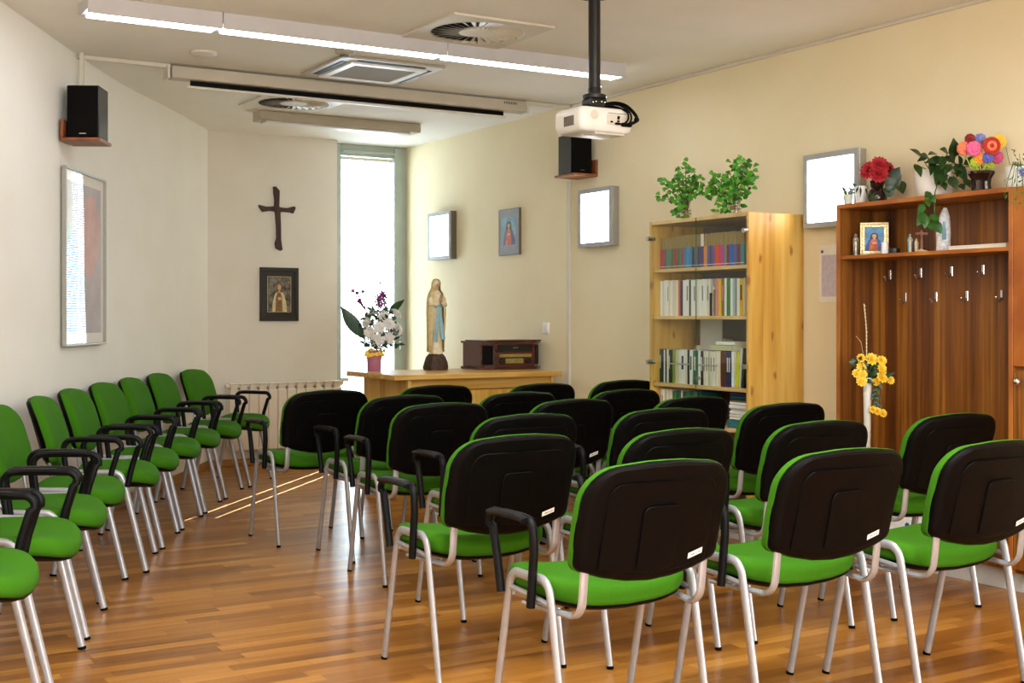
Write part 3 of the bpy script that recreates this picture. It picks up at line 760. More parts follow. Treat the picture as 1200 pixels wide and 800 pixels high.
for i in range(3):
    a = .148 + i * .366
    d = MB().box(a, a + .362, .045, .063, .07, SBZ - .115, .003).build('door', M['pine'], sb)
    MB().ball((a + (.33 if i % 2 == 0 else .03), .035, .5), .012, 10, 7).build('knob', M['chrome'], d)
MB().box(.146, W_ - .066, .09, .11, .0, .068, .002).build('plinth', M['pine'], sb)
MB().box(W_ - .03, W_ + .012, .06, .09, SBZ - .03, SBZ - .008, .003).build('lock_stub', M['walnut_edge'], sb)

# retro radio
rd2 = thing('retro_radio', 'dark wooden retro radio at the right end of the sideboard', 'radio', (4.722, 7.99, SBZ + .0005), math.radians(0))
def chamf(x, d0, d1, c): return [(-x, d1), (-x, d0 + c), (-x + c, d0), (x - c, d0), (x, d0 + c), (x, d1)][::-1]
b = MB(); O = chamf(.245, -.17, .17, .075)
def sc_(O, k): return [(x + (k if x > 0 else -k), y + (k if y > 0 else -k)) for x, y in O]
for z0, z1, k in ((.0, .018, .012), (.018, .19, 0), (.19, .205, .012)):
    b.loft([[(x, y, z0) for x, y in sc_(O, k)], [(x, y, z1) for x, y in sc_(O, k)]], True, True, 0, smooth=False)
b.build('cabinet', M['dark_wood'], rd2)
MB().box(-.235, .235, -.16, .16, .2055, .214, .006).build('lid', M['dark_wood'], rd2)
M['dial'] = pm('amber_dial', '#7A6A32', '#9A8A48', 60, .3)
d = MB().box(-.13, .14, -.174, -.169, .09, .112, .001, 0); d.box(-.08, .07, -.174, -.169, .045, .08, .001, 0); d.build('dial', M['dial'], rd2)
for x in (-.11, .112):
    q = MB().lathe([(.02, 0), (.02, .014), (.016, .018), (0, .018)], 18).build('knob', M['black_gloss'], rd2); q.rotation_euler = (PI / 2, 0, 0); q.location = (x, -.17, .062)
MB().box(-.15, .15, -.1725, -.1695, .128, .18, .001).build('disc_slot', M['black_gloss'], rd2)
MB().box(-.02, .025, -.175, -.172, .156, .16, .0005).build('badge', M['chrome'], rd2)
for s_ in (-1, 1):
    g = MB()
    a = Vector((s_ * .245, -.095)); c = Vector((s_ * .17, -.17)); t_ = (c - a); nn = Vector((t_.y, -t_.x)).normalized() * (1 if s_ < 0 else -1)
    if nn.dot(Vector((s_, -1))) < 0: nn = -nn
    p0, p1 = a + t_ * .12 + nn * .002, a + t_ * .88 + nn * .002
    g.prism([(p0.x, p0.y, .035), (p1.x, p1.y, .035), (p1.x, p1.y, .175), (p0.x, p0.y, .175)], (nn.x * .002, nn.y * .002, 0))
    g.build('speaker_grille', M['black'], rd2)
MB().tube([(-.24, .1, .02), (-.28, .06, .012), (-.31, .05, .006)], .004, 6).build('cord', M['black'], rd2)

# statue
M['plaster'] = pm('aged_cream_plaster', '#DCCBA2', '#EADDBC', 30, .6, bump=.3, bscale=60)
M['plaster_gold'] = pm('ochre_plaster', '#CDB47A', '#DFCB96', 30, .6, bump=.3, bscale=60)
M['sash'] = pm('pale_blue_paint', '#7FA9B5', '#93BAC2', 30, .6)
M['skinp'] = pm('painted_skin', '#C39A76', '#CDA684', 30, .55)
M['rock'] = pm('dark_brown_rock', '#2E1D12', '#4C3320', 40, .6, bump=.8, bscale=40)
def robed_statue(t, h, mats, folds=True, sash=True):
    """standing robed woman with joined hands; local -y is the front"""
    body, veil, sashm, skin = mats
    k = h / .6
    n = 40
    def ring(z, rx, ry, oy=0, amp=0, fr=11):
        out = []
        for i in range(n):
            a = 2 * PI * i / n; w = 1 + amp * math.cos(fr * a + z * 20)
            out.append((k * rx * w * math.cos(a), k * (oy + ry * w * math.sin(a)), k * z))
        return out
    A = .05 if folds else 0
    MB().loft([ring(.0, .055, .048, 0, A), ring(.06, .05, .044, 0, A), ring(.18, .046, .042, 0, A), ring(.3, .05, .044, 0, A*.8), ring(.38, .052, .044, 0, A*.5), ring(.44, .054, .043, 0, .01), ring(.485, .05, .036, 0, 0), ring(.505, .032, .026, 0, 0), ring(.515, .016, .017, -.002), ring(.535, .015, .017, -.004), ring(.543, .022, .024, -.008), ring(.565, .026, .031, -.009), ring(.585, .024, .029, -.006), ring(.597, .012, .016, -.004)], True, True, 0).build('figure', body, t, sharp=80)
    fc = MB()
    fc.ball((0, -.026 * k, .562 * k), .019 * k, 14, 10, sc=(.95, .75, 1.35)); fc.ball((0, -.0425 * k, .56 * k), .0045 * k, 8, 6, sc=(.8, 1, 1.5))
    fc.tube([(0, -.012 * k, .54 * k), (0, -.01 * k, .515 * k)], .012 * k, 10)
    fc.build('face', skin, t)
    # mantle: open at the front
    def arcr(z, rx, ry, oy, gap, amp=.05):
        out = []; m = 36
        for i in range(m + 1):
            a = math.radians(-90 + gap + (360 - 2 * gap) * i / m); w = 1 + amp * math.cos(9 * a + z * 14)
            out.append((k * rx * w * math.cos(a), k * (oy + ry * w * math.sin(a)), k * z))
        return out
    L = [(.02, .068, .06, .004, 52), (.12, .068, .06, .004, 50), (.25, .074, .062, .003, 44), (.36, .078, .062, .0, 36), (.44, .072, .056, 0, 32), (.49, .06, .047, 0, 40), (.515, .04, .038, .004, 45), (.54, .033, .037, 0, 52), (.575, .033, .037, -.004, 50), (.598, .022, .027, -.004, 20), (.606, .006, .008, -.002, 5)]
    mb = MB(); mb.loft([arcr(*q) for q in L], False, False, 0, closed=False)
    o = mb.build('mantle', veil, t, sharp=80); md = o.modifiers.new('thickness', 'SOLIDIFY'); md.thickness = .004 * k; md.offset = 1
    # sleeves and joined hands
    sl = MB()
    for s_ in (-1, 1):
        sl.tube([(s_ * .058 * k, -.012 * k, .45 * k), (s_ * .062 * k, -.035 * k, .395 * k), (s_ * .035 * k, -.062 * k, .4 * k), (s_ * .014 * k, -.07 * k, .425 * k)], .02 * k, 12, taper=(1.1, .75))
    sl.build('sleeves', body, t)
    hd = MB()
    for s_ in (-1, 1):
        hd.tube([(s_ * .012 * k, -.072 * k, .42 * k), (s_ * .006 * k, -.079 * k, .445 * k)], .008 * k, 8)
        for f in range(4):
            x = s_ * .004 * k; y = (-.072 - .0042 * f) * k
            hd.tube([(x, y, .44 * k), (x, y - .002 * k, (.462 + .004 * (1 - abs(f - 1.4))) * k), (s_ * .002 * k, y - .003 * k, (.474 + .005 * (1 - abs(f - 1.4))) * k)], .0028 * k, 6, taper=(1, .6))
        hd.tube([(s_ * .007 * k, -.068 * k, .44 * k), (s_ * .003 * k, -.065 * k, .458 * k)], .003 * k, 6, taper=(1, .6))
    hd.build('hands', skin, t)
    if sash:
        sm_ = MB()
        for s_, l in ((-1, .1), (1, .12)):
            P = [(s_ * .006 * k, -.05 * k, .385 * k), (s_ * .012 * k, -.055 * k, .3 * k), (s_ * .025 * k, -.057 * k, .2 * k), (s_ * .036 * k, -.056 * k, l * k)]
            sm_.tube(P, .004 * k, 8, r2=.015 * k, ref=(1, 0, 0), taper=(.8, 1.3))
        sm_.loft([[(p[0], p[1], p[2]) for p in ring(z, rx, ry)] for z, rx, ry in ((.372, .0545, .047), (.38, .056, .049), (.392, .056, .049), (.4, .0545, .046))], False, False, 0)
        sm_.build('sash', sashm, t)
st = thing('statue', 'painted statue of a praying robed woman with blue sash on the sideboard', 'statue', (4.185, 8.03, SBZ + .0005), math.radians(-31 + 32))
bs = MB(); rg = []
for z, r in ((0, .088), (.02, .092), (.06, .086), (.095, .07), (.112, .058), (.118, .045)):
    rg.append([(r * (1 + .06 * math.sin(5 * a) + random.uniform(-.05, .05)) * math.cos(a), .85 * r * (1 + .06 * math.sin(5 * a) + random.uniform(-.05, .05)) * math.sin(a), z) for a in [2 * PI * i / 22 for i in range(22)]])
bs.loft(rg, True, True, 0).build('base', M['rock'], st, sharp=25)
em = bpy.data.objects.new('figure', None)
class Sub: pass
st2 = st
n0 = set(st.children)
robed_statue(st, .537, (M['plaster'], M['plaster_gold'], M['sash'], M['skinp']))
for c in st.children:
    if c not in n0: c.location.z = .112

# bouquet
M['leaf_dark'] = pm('dark_green_leaf', '#14300F', '#24451A', 40, .35)
M['leaf_mid'] = pm('mid_green_leaf', '#2E5A1C', '#4C7A2A', 40, .45)
M['leaf_ivy'] = pm('bright_ivy_leaf', '#2F7A16', '#5FA82C', 25, .45)
M['leaf_ivy_dark'] = pm('deep_ivy_leaf', '#1C5714', '#347A1F', 25, .45)
M['mum'] = pm('white_petal', '#D9D4CD', '#EBE7E1', 30, .6)
M['purple'] = pm('purple_petal', '#5A1248', '#8C2A72', 40, .5)
M['yellow'] = pm('yellow_petal', '#E8B51E', '#F2CC3E', 30, .5)
M['pink_vase'] = pm('mauve_ceramic', '#B4728E', '#A7647F', 12, .35)
M['stem'] = pm('green_stem', '#3A4F22', '#4B6130', 40, .5)
M['stem_brown'] = pm('brown_stem', '#4A3520', '#5D452B', 40, .6)
def mum(c, d, R, nm, mat, par, layers=3, n=13, wf=.36):
    c = Vector(c); d = Vector(d).normalized(); u = d.orthogonal().normalized(); w = d.cross(u); mb = MB()
    for L in range(layers):
        el = math.radians(8 + 28 * L); r = R * (1 - .2 * L)
        for i in range(n - 2 * L):
            a = 2 * PI * (i + .5 * L) / (n - 2 * L) + random.uniform(-.1, .1)
            q = (u * math.cos(a) + w * math.sin(a)) * math.cos(el) + d * math.sin(el)
            mb.leaf(c + q * r * .12, c + q * r, r * wf, d, .18, .25, 0, 4)
    mb.ball(c + d * R * .15, R * .2, 8, 6)
    return mb.build(nm, mat, par, sharp=80)
bq = thing('flower_bouquet', 'bouquet of white chrysanthemums in a mauve vase on the sideboard', 'flower arrangement', (3.718, 8.073, SBZ + .0005), FACE)
MB().lathe([(.045, 0), (.048, .01), (.052, .08), (.06, .145), (.062, .148), (.058, .146), (.05, .08), (.044, .02), (0, .02)], 28).build('vase', M['pink_vase'], bq)
for x, z, y in [(-.04, .345, -.05), (-.018, .273, -.09), (.045, .305, -.1), (.036, .224, -.1), (.107, .232, -.06), (.073, .385, -.05), (.108, .33, -.07), (.15, .40, .0), (.164, .295, .0), (-.012, .394, -.01), (.05, .35, .09), (.12, .3, .1), (-.06, .28, .06), (.0, .22, .08)]:
    mum((x, y, z), (x - .05, y * 1.2 - .05, (z - .28) * .8 + .02), .054, 'flower', M['mum'], bq, 3, 15, .38)
    MB().tube([(x * .25, y * .2, .12), (x * .7, y * .6, z - .08), (x, y, z)], .003, 5).build('stem', M['stem'], bq)
lf_ = MB()
lf_.leaf((-.06, .0, .22), (-.235, .0, .455), .1, (.3, -1, .3), -.12, .15, 0, 7, 1.3)
l2_ = MB(); l2_.leaf((.1, .03, .4), (.21, .05, .505), .06, (-.3, -1, .3), .1, .15, 0, 6)
lf_.build('broad_leaf', M['leaf_dark'], bq); l2_.build('broad_leaf', M['leaf_dark'], bq)
fl = MB()
for i in range(150):
    a = random.uniform(0, 2 * PI); r = random.uniform(.02, .14); z = random.uniform(.16, .43); b_ = Vector((.05 + r * math.cos(a), r * .8 * math.sin(a), z))
    fl.leaf(b_, b_ + Vector((random.uniform(-.05, .06), random.uniform(-.05, .03), random.uniform(-.02, .05))), .022, (random.uniform(-.5, .5), -1, .4))
for i in range(26):
    b_ = Vector((random.choice([-1, 1]) * random.uniform(.06, .16) + .05, random.uniform(-.05, .05), random.uniform(.18, .34)))
    fl.tube([(.02, 0, .15), b_], .001, 4); fl.ball(b_, .006, 6, 4)
fl.build('foliage', M['leaf_dark'], bq)
for x, z, y in [(.03, .48, 0), (.055, .5, -.02), (.072, .475, 0), (.045, .455, -.02), (.07, .52, 0), (.06, .54, .01), (.03, .515, .0)]:
    mum((x, y - .02, z), (x - .05, -.6, .2), .034, 'orchid', M['purple'], bq, 2, 6)
sp = MB(); sp.tube([(.03, 0, .2), (.05, 0, .45), (.05, .0, .55), (.043, .0, .615)], .003, 6); sp.ball((.042, 0, .62), .008, 8, 6)
for x, z in ((-.15, .565), (-.12, .55), (-.08, .56), (-.1, .5), (-.11, .49)):
    sp.tube([(.0, 0, .3), (-.06, -.02, .43), (x, -.02, z)], .004, 5); sp.ball((x, 0, z), .013, 7, 5)
sp.build('sprig', M['purple'], bq)
rb = MB()
for i in range(16):
    a = random.uniform(0, 2 * PI); c = Vector((.05 * math.cos(a) + .02, -.055 + .02 * math.sin(a), .13 + random.uniform(-.03, .03)))
    rb.leaf(c, c + Vector((random.uniform(-.04, .05), -.012, random.uniform(-.03, .03))), .03, (0, -1, .3), .3)
rb.build('ribbon', M['yellow'], bq)
# ------------------------------------------------------------------ bookcase
def row_y(u, X=4.66):
    """place along the shelf front (metres) of a mark measured across the shelf"""
    k = (u - 600) / 1472.6; zc = X / (k * .8573 + .5148)
    return zc * (.8573 - .5148 * k)
BX, BY = 4.585, 5.155
bc = thing('bookcase', 'tall knotty pine bookcase with glass doors against the cream wall', 'bookcase', (BX, BY, 0))
BW, BD, BH = .877, .403, 1.79
MB().box(0, BD, 0, .02, .075, BH, .002).build('side_panel', M['pine'], bc)
MB().box(0, BD, BW - .02, BW, .075, BH, .002).build('side_panel', M['pine'], bc)
MB().box(0, BD, .0205, BW - .0205, BH - .022, BH - .0005, .002).build('top', M['pine_edge'], bc)
MB().box(.012, BD - .002, .0205, BW - .0205, .078, .1, .002).build('bottom', M['pine_edge'], bc)
M['grey_board'] = pm('grey_back_board', '#8A867C', '#938F85', 4, .7)
MB().box(BD - .008, BD - .002, .0205, BW - .0205, .1, BH - .023, 0).build('back_panel', M['grey_board'], bc)
SH = {1: 1.505, 2: 1.227, 3: .83, 4: .605, 5: .35}
for k, z in SH.items():
    MB().box(.015, BD - .009, .0205, BW - .0205, z - .02, z, .002).build('shelf', M['pine_edge'], bc)
M['white_board'] = pm('white_board', '#C9C6BE', '#C2BFB7', 4, .6)
MB().box(.02, BD, .003, BW - .003, .0, .0745, .002).build('plinth', M['white_board'], bc)
MB().box(.2125, .2192, .47, .665, SH[3] + .001, SH[2] - .0205, .001).build('divider', M['white_board'], bc)
for i, (a, b) in enumerate(((.003, BW/2 - .0015), (BW/2 + .0015, BW - .003))):
    d = MB().box(-.0065, -.0015, a, b, .815, BH - .004, .0005).build('glass_door', M['cabinet_glass'], bc)
    e = BW/2 - .003 if i == 0 else BW/2 + .0017
    MB().box(-.0052, -.003, e, e + .0012, .815, BH - .004, 0).build('glass_edge', M['glass_edge'], d)
    hy = .012 if i == 0 else BW - .012
    for z in (1.688, .953):
        h = MB(); h.tube([(-.028, hy, z), (-.0067, hy, z)], .014, 14); h.build('hinge', M['chrome'], d)
        h2 = MB(); h2.tube([(-.001, hy + (.012 if i == 0 else -.012), z), (.016, hy + (.012 if i == 0 else -.012), z)], .013, 12)
        h2.build('hinge', M['chrome'], d)
    yh = (BW/2 - .2, BW/2 - .05) if i == 0 else (BW/2 + .05, BW/2 + .22)
    q = MB(); q.tube([(-.007, yh[0] + .015, .95), (-.024, yh[0], .95), (-.024, yh[1], .95), (-.007, yh[1] - .015, .95)], .0045, 8); q.build('handle', M['alu'], d)
    if i == 0:
        q = MB(); q.tube([(-.02, BW/2 - .03, .875), (-.0067, BW/2 - .03, .875)], .012, 12); q.box(-.03, -.02, BW/2 - .034, BW/2 - .026, .855, .875, .001); q.build('lock', M['chrome'], d)

BK = {}
def bookmat(c):
    if c not in BK: BK[c] = pm('book_cover_' + c.lstrip('#').lower(), c, c, 40, .5, bump=.05)
    return BK[c]
M['pages'] = pm('book_pages', '#E8DFC8', '#DCD2B8', 300, .8, stretch=(1, 1, .1))
def book(th, h, dp, col, top=None, line=None, split=.63, title=None):
    """upright book; spine faces local -x, thickness along y; one mesh"""
    mats = [bookmat(col), M['pages'], bookmat(top or col), bookmat(line or col), bookmat(title or col)]
    mb = MB(); c = min(.002, th * .18); r = min(.004, th * .3)
    def cover(z0, z1, mi):
        O = [(dp, 0), (.006, 0), (.001, r * .5), (0, th / 2), (.001, th - r * .5), (.006, th), (dp, th), (dp, th - c), (.008, th - c), (.008, c), (dp, c)]
        mb.loft([[(x, y, z0) for x, y in O], [(x, y, z1) for x, y in O]], True, True, mi, smooth=False)
    if top:
        cover(0, h * split, 0); cover(h * split, h, 2)
    else: cover(0, h, 0)
    if line: mb.box(-.0004, .004, .001, th - .001, h * .07, h * .085, 0, 3)
    if title: mb.box(-.0006, .004, th * .3, th * .7, h * .42, h * .82, 0, 4)
    mb.box(.008, dp - .003, c, th - c, .003, h - .003, 0, 1)
    return mb.build('book', mats)
CN = {'#B5305E': 'magenta', '#3C6B4A': 'green', '#5F7D70': 'grey-green', '#B23A3F': 'red', '#2F7FB4': 'blue', '#4B9ACB': 'light blue', '#25305E': 'navy', '#4A3F78': 'violet', '#D98A3C': 'orange', '#5A5F9A': 'blue-violet', '#D8432B': 'bright red', '#C2388A': 'pink', '#7C8280': 'grey', '#1F5FB8': 'strong blue', '#7A2A34': 'dark red', '#3F8590': 'teal',
  '#E6E8E2': 'white', '#DCD6C4': 'cream', '#E9D9C0': 'pale beige', '#D96A45': 'orange', '#1D1C1F': 'black', '#8A6B3C': 'brown', '#D58A96': 'rose', '#E8B81C': 'yellow', '#2E7A3A': 'green', '#A8BFC6': 'pale blue', '#23261F': 'dark', '#7C8A3A': 'olive', '#C9C79A': 'pale olive', '#5A2A1E': 'brown', '#D9D61E': 'bright yellow', '#2B6E58': 'green', '#3A4A3C': 'dark green', '#8C8A84': 'grey', '#0F3B44': 'dark teal', '#2C6E7A': 'teal', '#7E2F2C': 'dark red'}
BCOUNT = 0
def shelf_row(name, shelf, items, h, sc_, dp=.15, front=.055, group=None, tan=None, first=750):
    z = SH[shelf] + .0006
    lo = row_y(first + items[-1][1] / sc_); hi = row_y(first + items[0][0] / sc_)
    lo2, hi2 = max(lo, BY + .0215), min(hi, BY + BW - .0215)
    rm = lambda v: lo2 + (v - lo) * (hi2 - lo2) / (hi - lo)
    for i, it in enumerate(items):
        x0, x1, col = it[:3]; o_ = it[3] if len(it) > 3 else {}
        ya, yb = rm(row_y(first + x1 / sc_)), rm(row_y(first + x0 / sc_))
        th = yb - ya - .0006
        hh = h * o_.get('k', 1) * random.uniform(.975, 1.0)
        b = book(th, hh, dp, col, tan if o_.get('tan', 1) and tan else o_.get('top'), o_.get('line'), title=o_.get('title'))
        b.location = (BX + front + random.uniform(0, .006), ya, z)
        lean = o_.get('lean', 0)
        if lean:
            b.rotation_euler = (math.radians(lean), 0, 0)
        tag(b, f'{CN[col]} book, {ordinal(i)} from the left on the {name} of the pine bookcase', 'book', group)
L = dict(line='#E6E8E2')
r1 = [(118, 148, '#B5305E'), (152, 166, '#3C6B4A'), (166, 180, '#5F7D70'), (180, 197, '#5F7D70'), (197, 215, '#3C6B4A'), (216, 240, '#B23A3F'), (241, 260, '#3C6B4A'), (260, 277, '#5F7D70'), (278, 296, '#B23A3F'), (298, 317, '#2F7FB4'), (317, 336, '#4B9ACB'), (336, 356, '#2F7FB4'), (359, 376, '#25305E'), (376, 394, '#7C8280'), (394, 412, '#25305E'), (413, 424, '#4A3F78'), (424, 445, '#4A3F78', dict(tan=0, top='#E6E8E2')), (447, 467, '#D98A3C'), (468, 484, '#5A5F9A'), (484, 502, '#4A3F78'), (503, 525, '#5A5F9A'), (526, 545, '#D8432B'), (545, 566, '#D8432B'), (567, 590, '#C2388A'), (592, 614, '#7C8280'), (615, 632, '#7A2A34'), (634, 663, '#1F5FB8'), (664, 690, '#5A5F9A'), (692, 720, '#7A2A34'), (721, 752, '#3F8590')]
r1 = [(a[0], a[1], a[2], {**L, **(a[3] if len(a) > 3 else {})}) for a in r1]
shelf_row('top shelf', 1, r1, .193, 6, group='books on the top shelf of the bookcase', tan='#957E4C')
T = dict(title='#8C8A84')
r2 = [(90, 106, '#E6E8E2'), (106, 124, '#DCD6C4'), (124, 146, '#E6E8E2'), (146, 160, '#E6E8E2', T), (160, 178, '#E9D9C0'), (178, 192, '#E6E8E2'), (192, 206, '#DCD6C4'), (206, 228, '#E9D9C0'), (229, 245, '#D96A45'), (245, 268, '#25305E'), (270, 294, '#E6E8E2'), (294, 317, '#E6E8E2', T), (318, 330, '#1D1C1F'), (331, 350, '#E6E8E2'), (350, 372, '#E6E8E2', T), (372, 388, '#DCD6C4'), (388, 410, '#E6E8E2'), (410, 432, '#E6E8E2', T), (432, 452, '#E6E8E2'), (452, 474, '#DCD6C4', T), (476, 494, '#1D1C1F', dict(k=.62)), (495, 503, '#E6E8E2', dict(k=.8)), (504, 517, '#8A6B3C', dict(k=.7)), (518, 538, '#D58A96'), (540, 566, '#E8B81C'), (567, 590, '#8A6B3C', dict(title='#D58A96')), (591, 606, '#E6E8E2'), (607, 634, '#2E7A3A'), (636, 652, '#E6E8E2'), (652, 672, '#A8BFC6'), (672, 690, '#8C8A84'), (690, 711, '#E6E8E2'), (712, 741, '#E8B81C', dict(title='#1D1C1F')), (742, 755, '#DCD6C4')]
shelf_row('second shelf', 2, r2, .212, 6, group='books on the second shelf of the bookcase')
D = dict(title='#DCD6C4')
r3 = [(106, 120, '#23261F', D), (121, 134, '#23261F'), (135, 142, '#E6E8E2'), (143, 154, '#23261F'), (155, 165, '#DCD6C4'), (166, 180, '#23261F', D), (181, 194, '#23261F'), (196, 212, '#7C8A3A'), (213, 232, '#C9C79A'), (234, 250, '#DCD6C4'), (251, 286, '#E6E8E2', dict(title='#25305E')), (288, 304, '#DCD6C4'), (305, 314, '#1D1C1F'), (316, 340, '#E6E8E2', dict(title='#3A4A3C')), (342, 376, '#2B6E58', dict(title='#DCD6C4')), (378, 394, '#E6E8E2'), (395, 414, '#23261F', D), (416, 432, '#DCD6C4', T), (433, 450, '#E6E8E2', dict(title='#7C8A3A')), (451, 466, '#C9C79A', T), (467, 484, '#DCD6C4', T), (485, 502, '#E6E8E2', T), (503, 518, '#DCD6C4'), (519, 538, '#E9D9C0'), (545, 578, '#5A2A1E'), (582, 602, '#25305E', D), (603, 618, '#25305E', D), (620, 632, '#E6E8E2'), (634, 648, '#DCD6C4'), (651, 668, '#D9D61E', dict(lean=3.5)), (674, 684, '#E6E8E2', dict(lean=4, k=1.1)), (690, 708, '#23261F', dict(lean=5, k=1.12))]
shelf_row('third shelf', 3, r3, .2, 5.715, group='books on the third shelf of the bookcase')
r4 = [(100, 116, '#DCD6C4', T), (117, 133, '#E6E8E2', T), (134, 150, '#C9C79A'), (151, 166, '#DCD6C4'), (167, 190, '#E9D9C0'), (200, 222, '#2E7A3A'), (223, 242, '#3A4A3C'), (243, 262, '#2B6E58'), (263, 275, '#DCD6C4'), (276, 300, '#3A4A3C'), (301, 330, '#2B6E58'), (331, 360, '#3A4A3C'), (361, 390, '#2B6E58'), (391, 425, '#0F3B44')]
shelf_row('fourth shelf', 4, r4, .185, 5.715, group='books on the fourth shelf of the bookcase')
def lying(x, y0, z, w, dp, th, col, label, rot=0, group=None):
    b = book(th, w, dp, col)
    b.rotation_euler = (PI / 2, 0, rot)      # laid flat, length along -y
    b.rotation_euler = Euler((-PI / 2, 0, 0)); b.location = (x, y0, z + th)
    tag(b, label, 'book', group); return b
# flat pile at the right end of the fourth shelf
pile = [('#2C6E7A', .046), ('#E6E8E2', .014), ('#DCD6C4', .016), ('#E6E8E2', .02), ('#DCD6C4', .012), ('#E6E8E2', .022), ('#E6E8E2', .015), ('#8A6B3C', .008), ('#0F3B44', .026), ('#25305E', .018)]
z = SH[4] + .0006
for i, (c, th) in enumerate(pile):
    o = lying(BX + .05 + random.uniform(0, .012), BY + .03 + random.uniform(0, .01), z, .185 if i else .2, .2, th - .0008, c, f'{CN[c]} book lying flat, {ordinal(i)} from the bottom of the pile on the fourth shelf', 0, 'books lying in a pile on the fourth shelf')
    z += th
# two on top of the third row, and the low piles behind it
zt = SH[3] + .2022
lying(BX + .05, row_y(861.5), zt, .19, .16, .03, '#C9C79A', 'thick pale olive book lying across the books of the third shelf', 0, 'books lying on the third row').location.y = row_y(862)
lying(BX + .07, row_y(862) + .002, zt + .031, .16, .15, .02, '#E6E8E2', 'white book lying on a pale olive one on the third shelf', 0, 'books lying on the third row')
for nm, y0 in (('left', BY + .52), ('right', BY + .06)):
    z = SH[3] + .0006
    for i, c in enumerate(('#8A6B3C', '#7E2F2C', '#5A2A1E', '#7E2F2C', '#DCD6C4', '#7E2F2C')):
        lying(BX + .22, y0, z, .2, .13, .0435, c, f'{CN[c]} book, {ordinal(i)} from the bottom of the {nm} pile behind the third row', 0, 'books piled behind the third row')
        z += .0445

# ------------------------------------------------------------------ ivy in glass jars on the bookcase
M['pebble'] = pm('jar_pebbles', '#6A5438', '#C9B896', 90, .6)
M['jar'] = thin_glass('jar_glass', (.97, .95, .92, 1))
def ivy(u, label, cl, x0, z, ppm, base):
    t = thing('potted_ivy', label, 'plant', (x0, row_y(u, x0), z), FACE)
    j = MB().lathe([(.034, 0), (.036, .004), (.034, .05), (.028, .085), (.031, .092)], 20, cap=False); j.lathe([(0, .001), (.034, .001)], 20, cap=False); j.build('jar', M['jar'], t)
    p = MB()
    for i in range(70): a = random.uniform(0, 2*PI); r = random.uniform(.004, .026); p.ball((r*math.cos(a), r*math.sin(a), random.uniform(.008, .07)), random.uniform(.004, .007), 6, 4)
    p.build('pebbles', M['pebble'], t)
    s = MB(); A = MB(); B = MB()
    for i, (px, py) in enumerate(cl):
        c = Vector(((px - base[0]) / ppm, random.uniform(-.05, .04), (base[1] - py) / ppm))
        s.tube([(0, 0, .03), (c.x * .3, c.y * .3, max(.1, c.z * .6)), c], .0022, 5)
        for q in range(9):
            b_ = c + Vector((random.gauss(0, .02), random.gauss(0, .022), random.gauss(0, .02)))
            b_.z = max(.03, b_.z)
            dr = Vector((random.uniform(-1, 1), random.uniform(-.8, .3), random.uniform(-.9, .5))).normalized()
            e_ = b_ + dr * random.uniform(.026, .042); e_.z = max(.02, e_.z)
            (A if q % 5 else B).leaf(b_, e_, random.uniform(.024, .036), (random.uniform(-.3, .3), -1, .6), .15, .2, 0, 5, .8)
    s.build('stem', M['stem_brown'], t); A.build('foliage', M['leaf_ivy'], t, sharp=80); B.build('foliage', M['leaf_ivy_dark'], t, sharp=80)
O8 = lambda L: [(760 + x / 8.571, 170 + y / 8.571) for x, y in L]
ivy(804, 'bright green ivy in a jar at the left end of the bookcase top', O8([(372, 160), (460, 230), (480, 280), (280, 265), (330, 300), (190, 310), (150, 445), (200, 400), (300, 350), (260, 440), (400, 390), (440, 340), (510, 390), (500, 330), (300, 520), (360, 480), (430, 450), (315, 600), (290, 670)]), 4.75, BH + .0005, 200, (804, 254))
ivy(862, 'bushier bright green ivy in a jar at the right end of the bookcase top', O8([(880, 130), (960, 120), (930, 190), (1000, 190), (1050, 245), (850, 240), (800, 255), (960, 290), (1000, 300), (900, 330), (980, 390), (760, 330), (830, 330), (660, 280), (600, 330), (690, 370), (600, 400), (650, 440), (740, 490), (740, 400), (850, 400), (820, 460), (850, 520), (920, 510), (900, 450), (750, 580), (775, 635)]), 4.75, BH + .0005, 206, (862, 247))

# ------------------------------------------------------------------ coat rack unit on the right wall
UX, UY, UW, UH = 4.70, 3.60, 1.023, 1.79
UD = XR - UX - .001
cu = thing('coat_rack_unit', 'tall walnut coat rack unit with upper shelf and chrome hooks', 'coat rack', (UX, UY, 0))
MB().box(.0, UD - .021, UW - .022, UW, .1, UH - .0225, .002).build('side_panel', M['walnut'], cu)
MB().box(UD - .02, UD, 0.002, UW, .1, UH - .0225, .001).build('back_panel', M['walnut'], cu)
MB().box(-.002, UD, 0.002, UW + .003, UH - .022, UH, .002).build('top', M['walnut_edge'], cu)
MB().box(-.0025, .0, UW - .022, UW, .1, UH - .0225, 0).build('edging', M['walnut_edge'], cu)
MB().box(.004, UD - .0205, .002, UW - .0225, 1.511, 1.53, .002).build('shelf', M['walnut_edge'], cu)
MB().box(.1, UD, .0, UW, .0, .0995, .002).build('plinth', M['white_board'], cu)
MB().box(.06, UD - .021, .002, UW - .0225, .1005, .118, .002).build('bottom_board', M['walnut'], cu)
for y, z in [(4.514, 1.423), (4.316, 1.426), (4.128, 1.429), (3.945, 1.43), (4.414, 1.306), (4.221, 1.306), (4.038, 1.308), (3.841, 1.309)]:
    k = MB(); x = UD - .0205; yy = y - UY
    k.box(x - .005, x - .0003, yy - .007, yy + .007, z - .01, z + .038, .002)
    k.tube([(x - .004, yy, z + .002), (x - .012, yy, z - .012), (x - .026, yy, z - .017), (x - .038, yy, z - .01), (x - .042, yy, z + .002)], .0042, 8); k.ball((x - .042, yy, z + .003), .006, 8, 6)
    k.build('hook', M['chrome'], cu)
cb = thing('cupboard', 'walnut cupboard at the right edge with a round chrome knob', 'cupboard', (UX, 2.75, 0))
CW = UY - 2.75
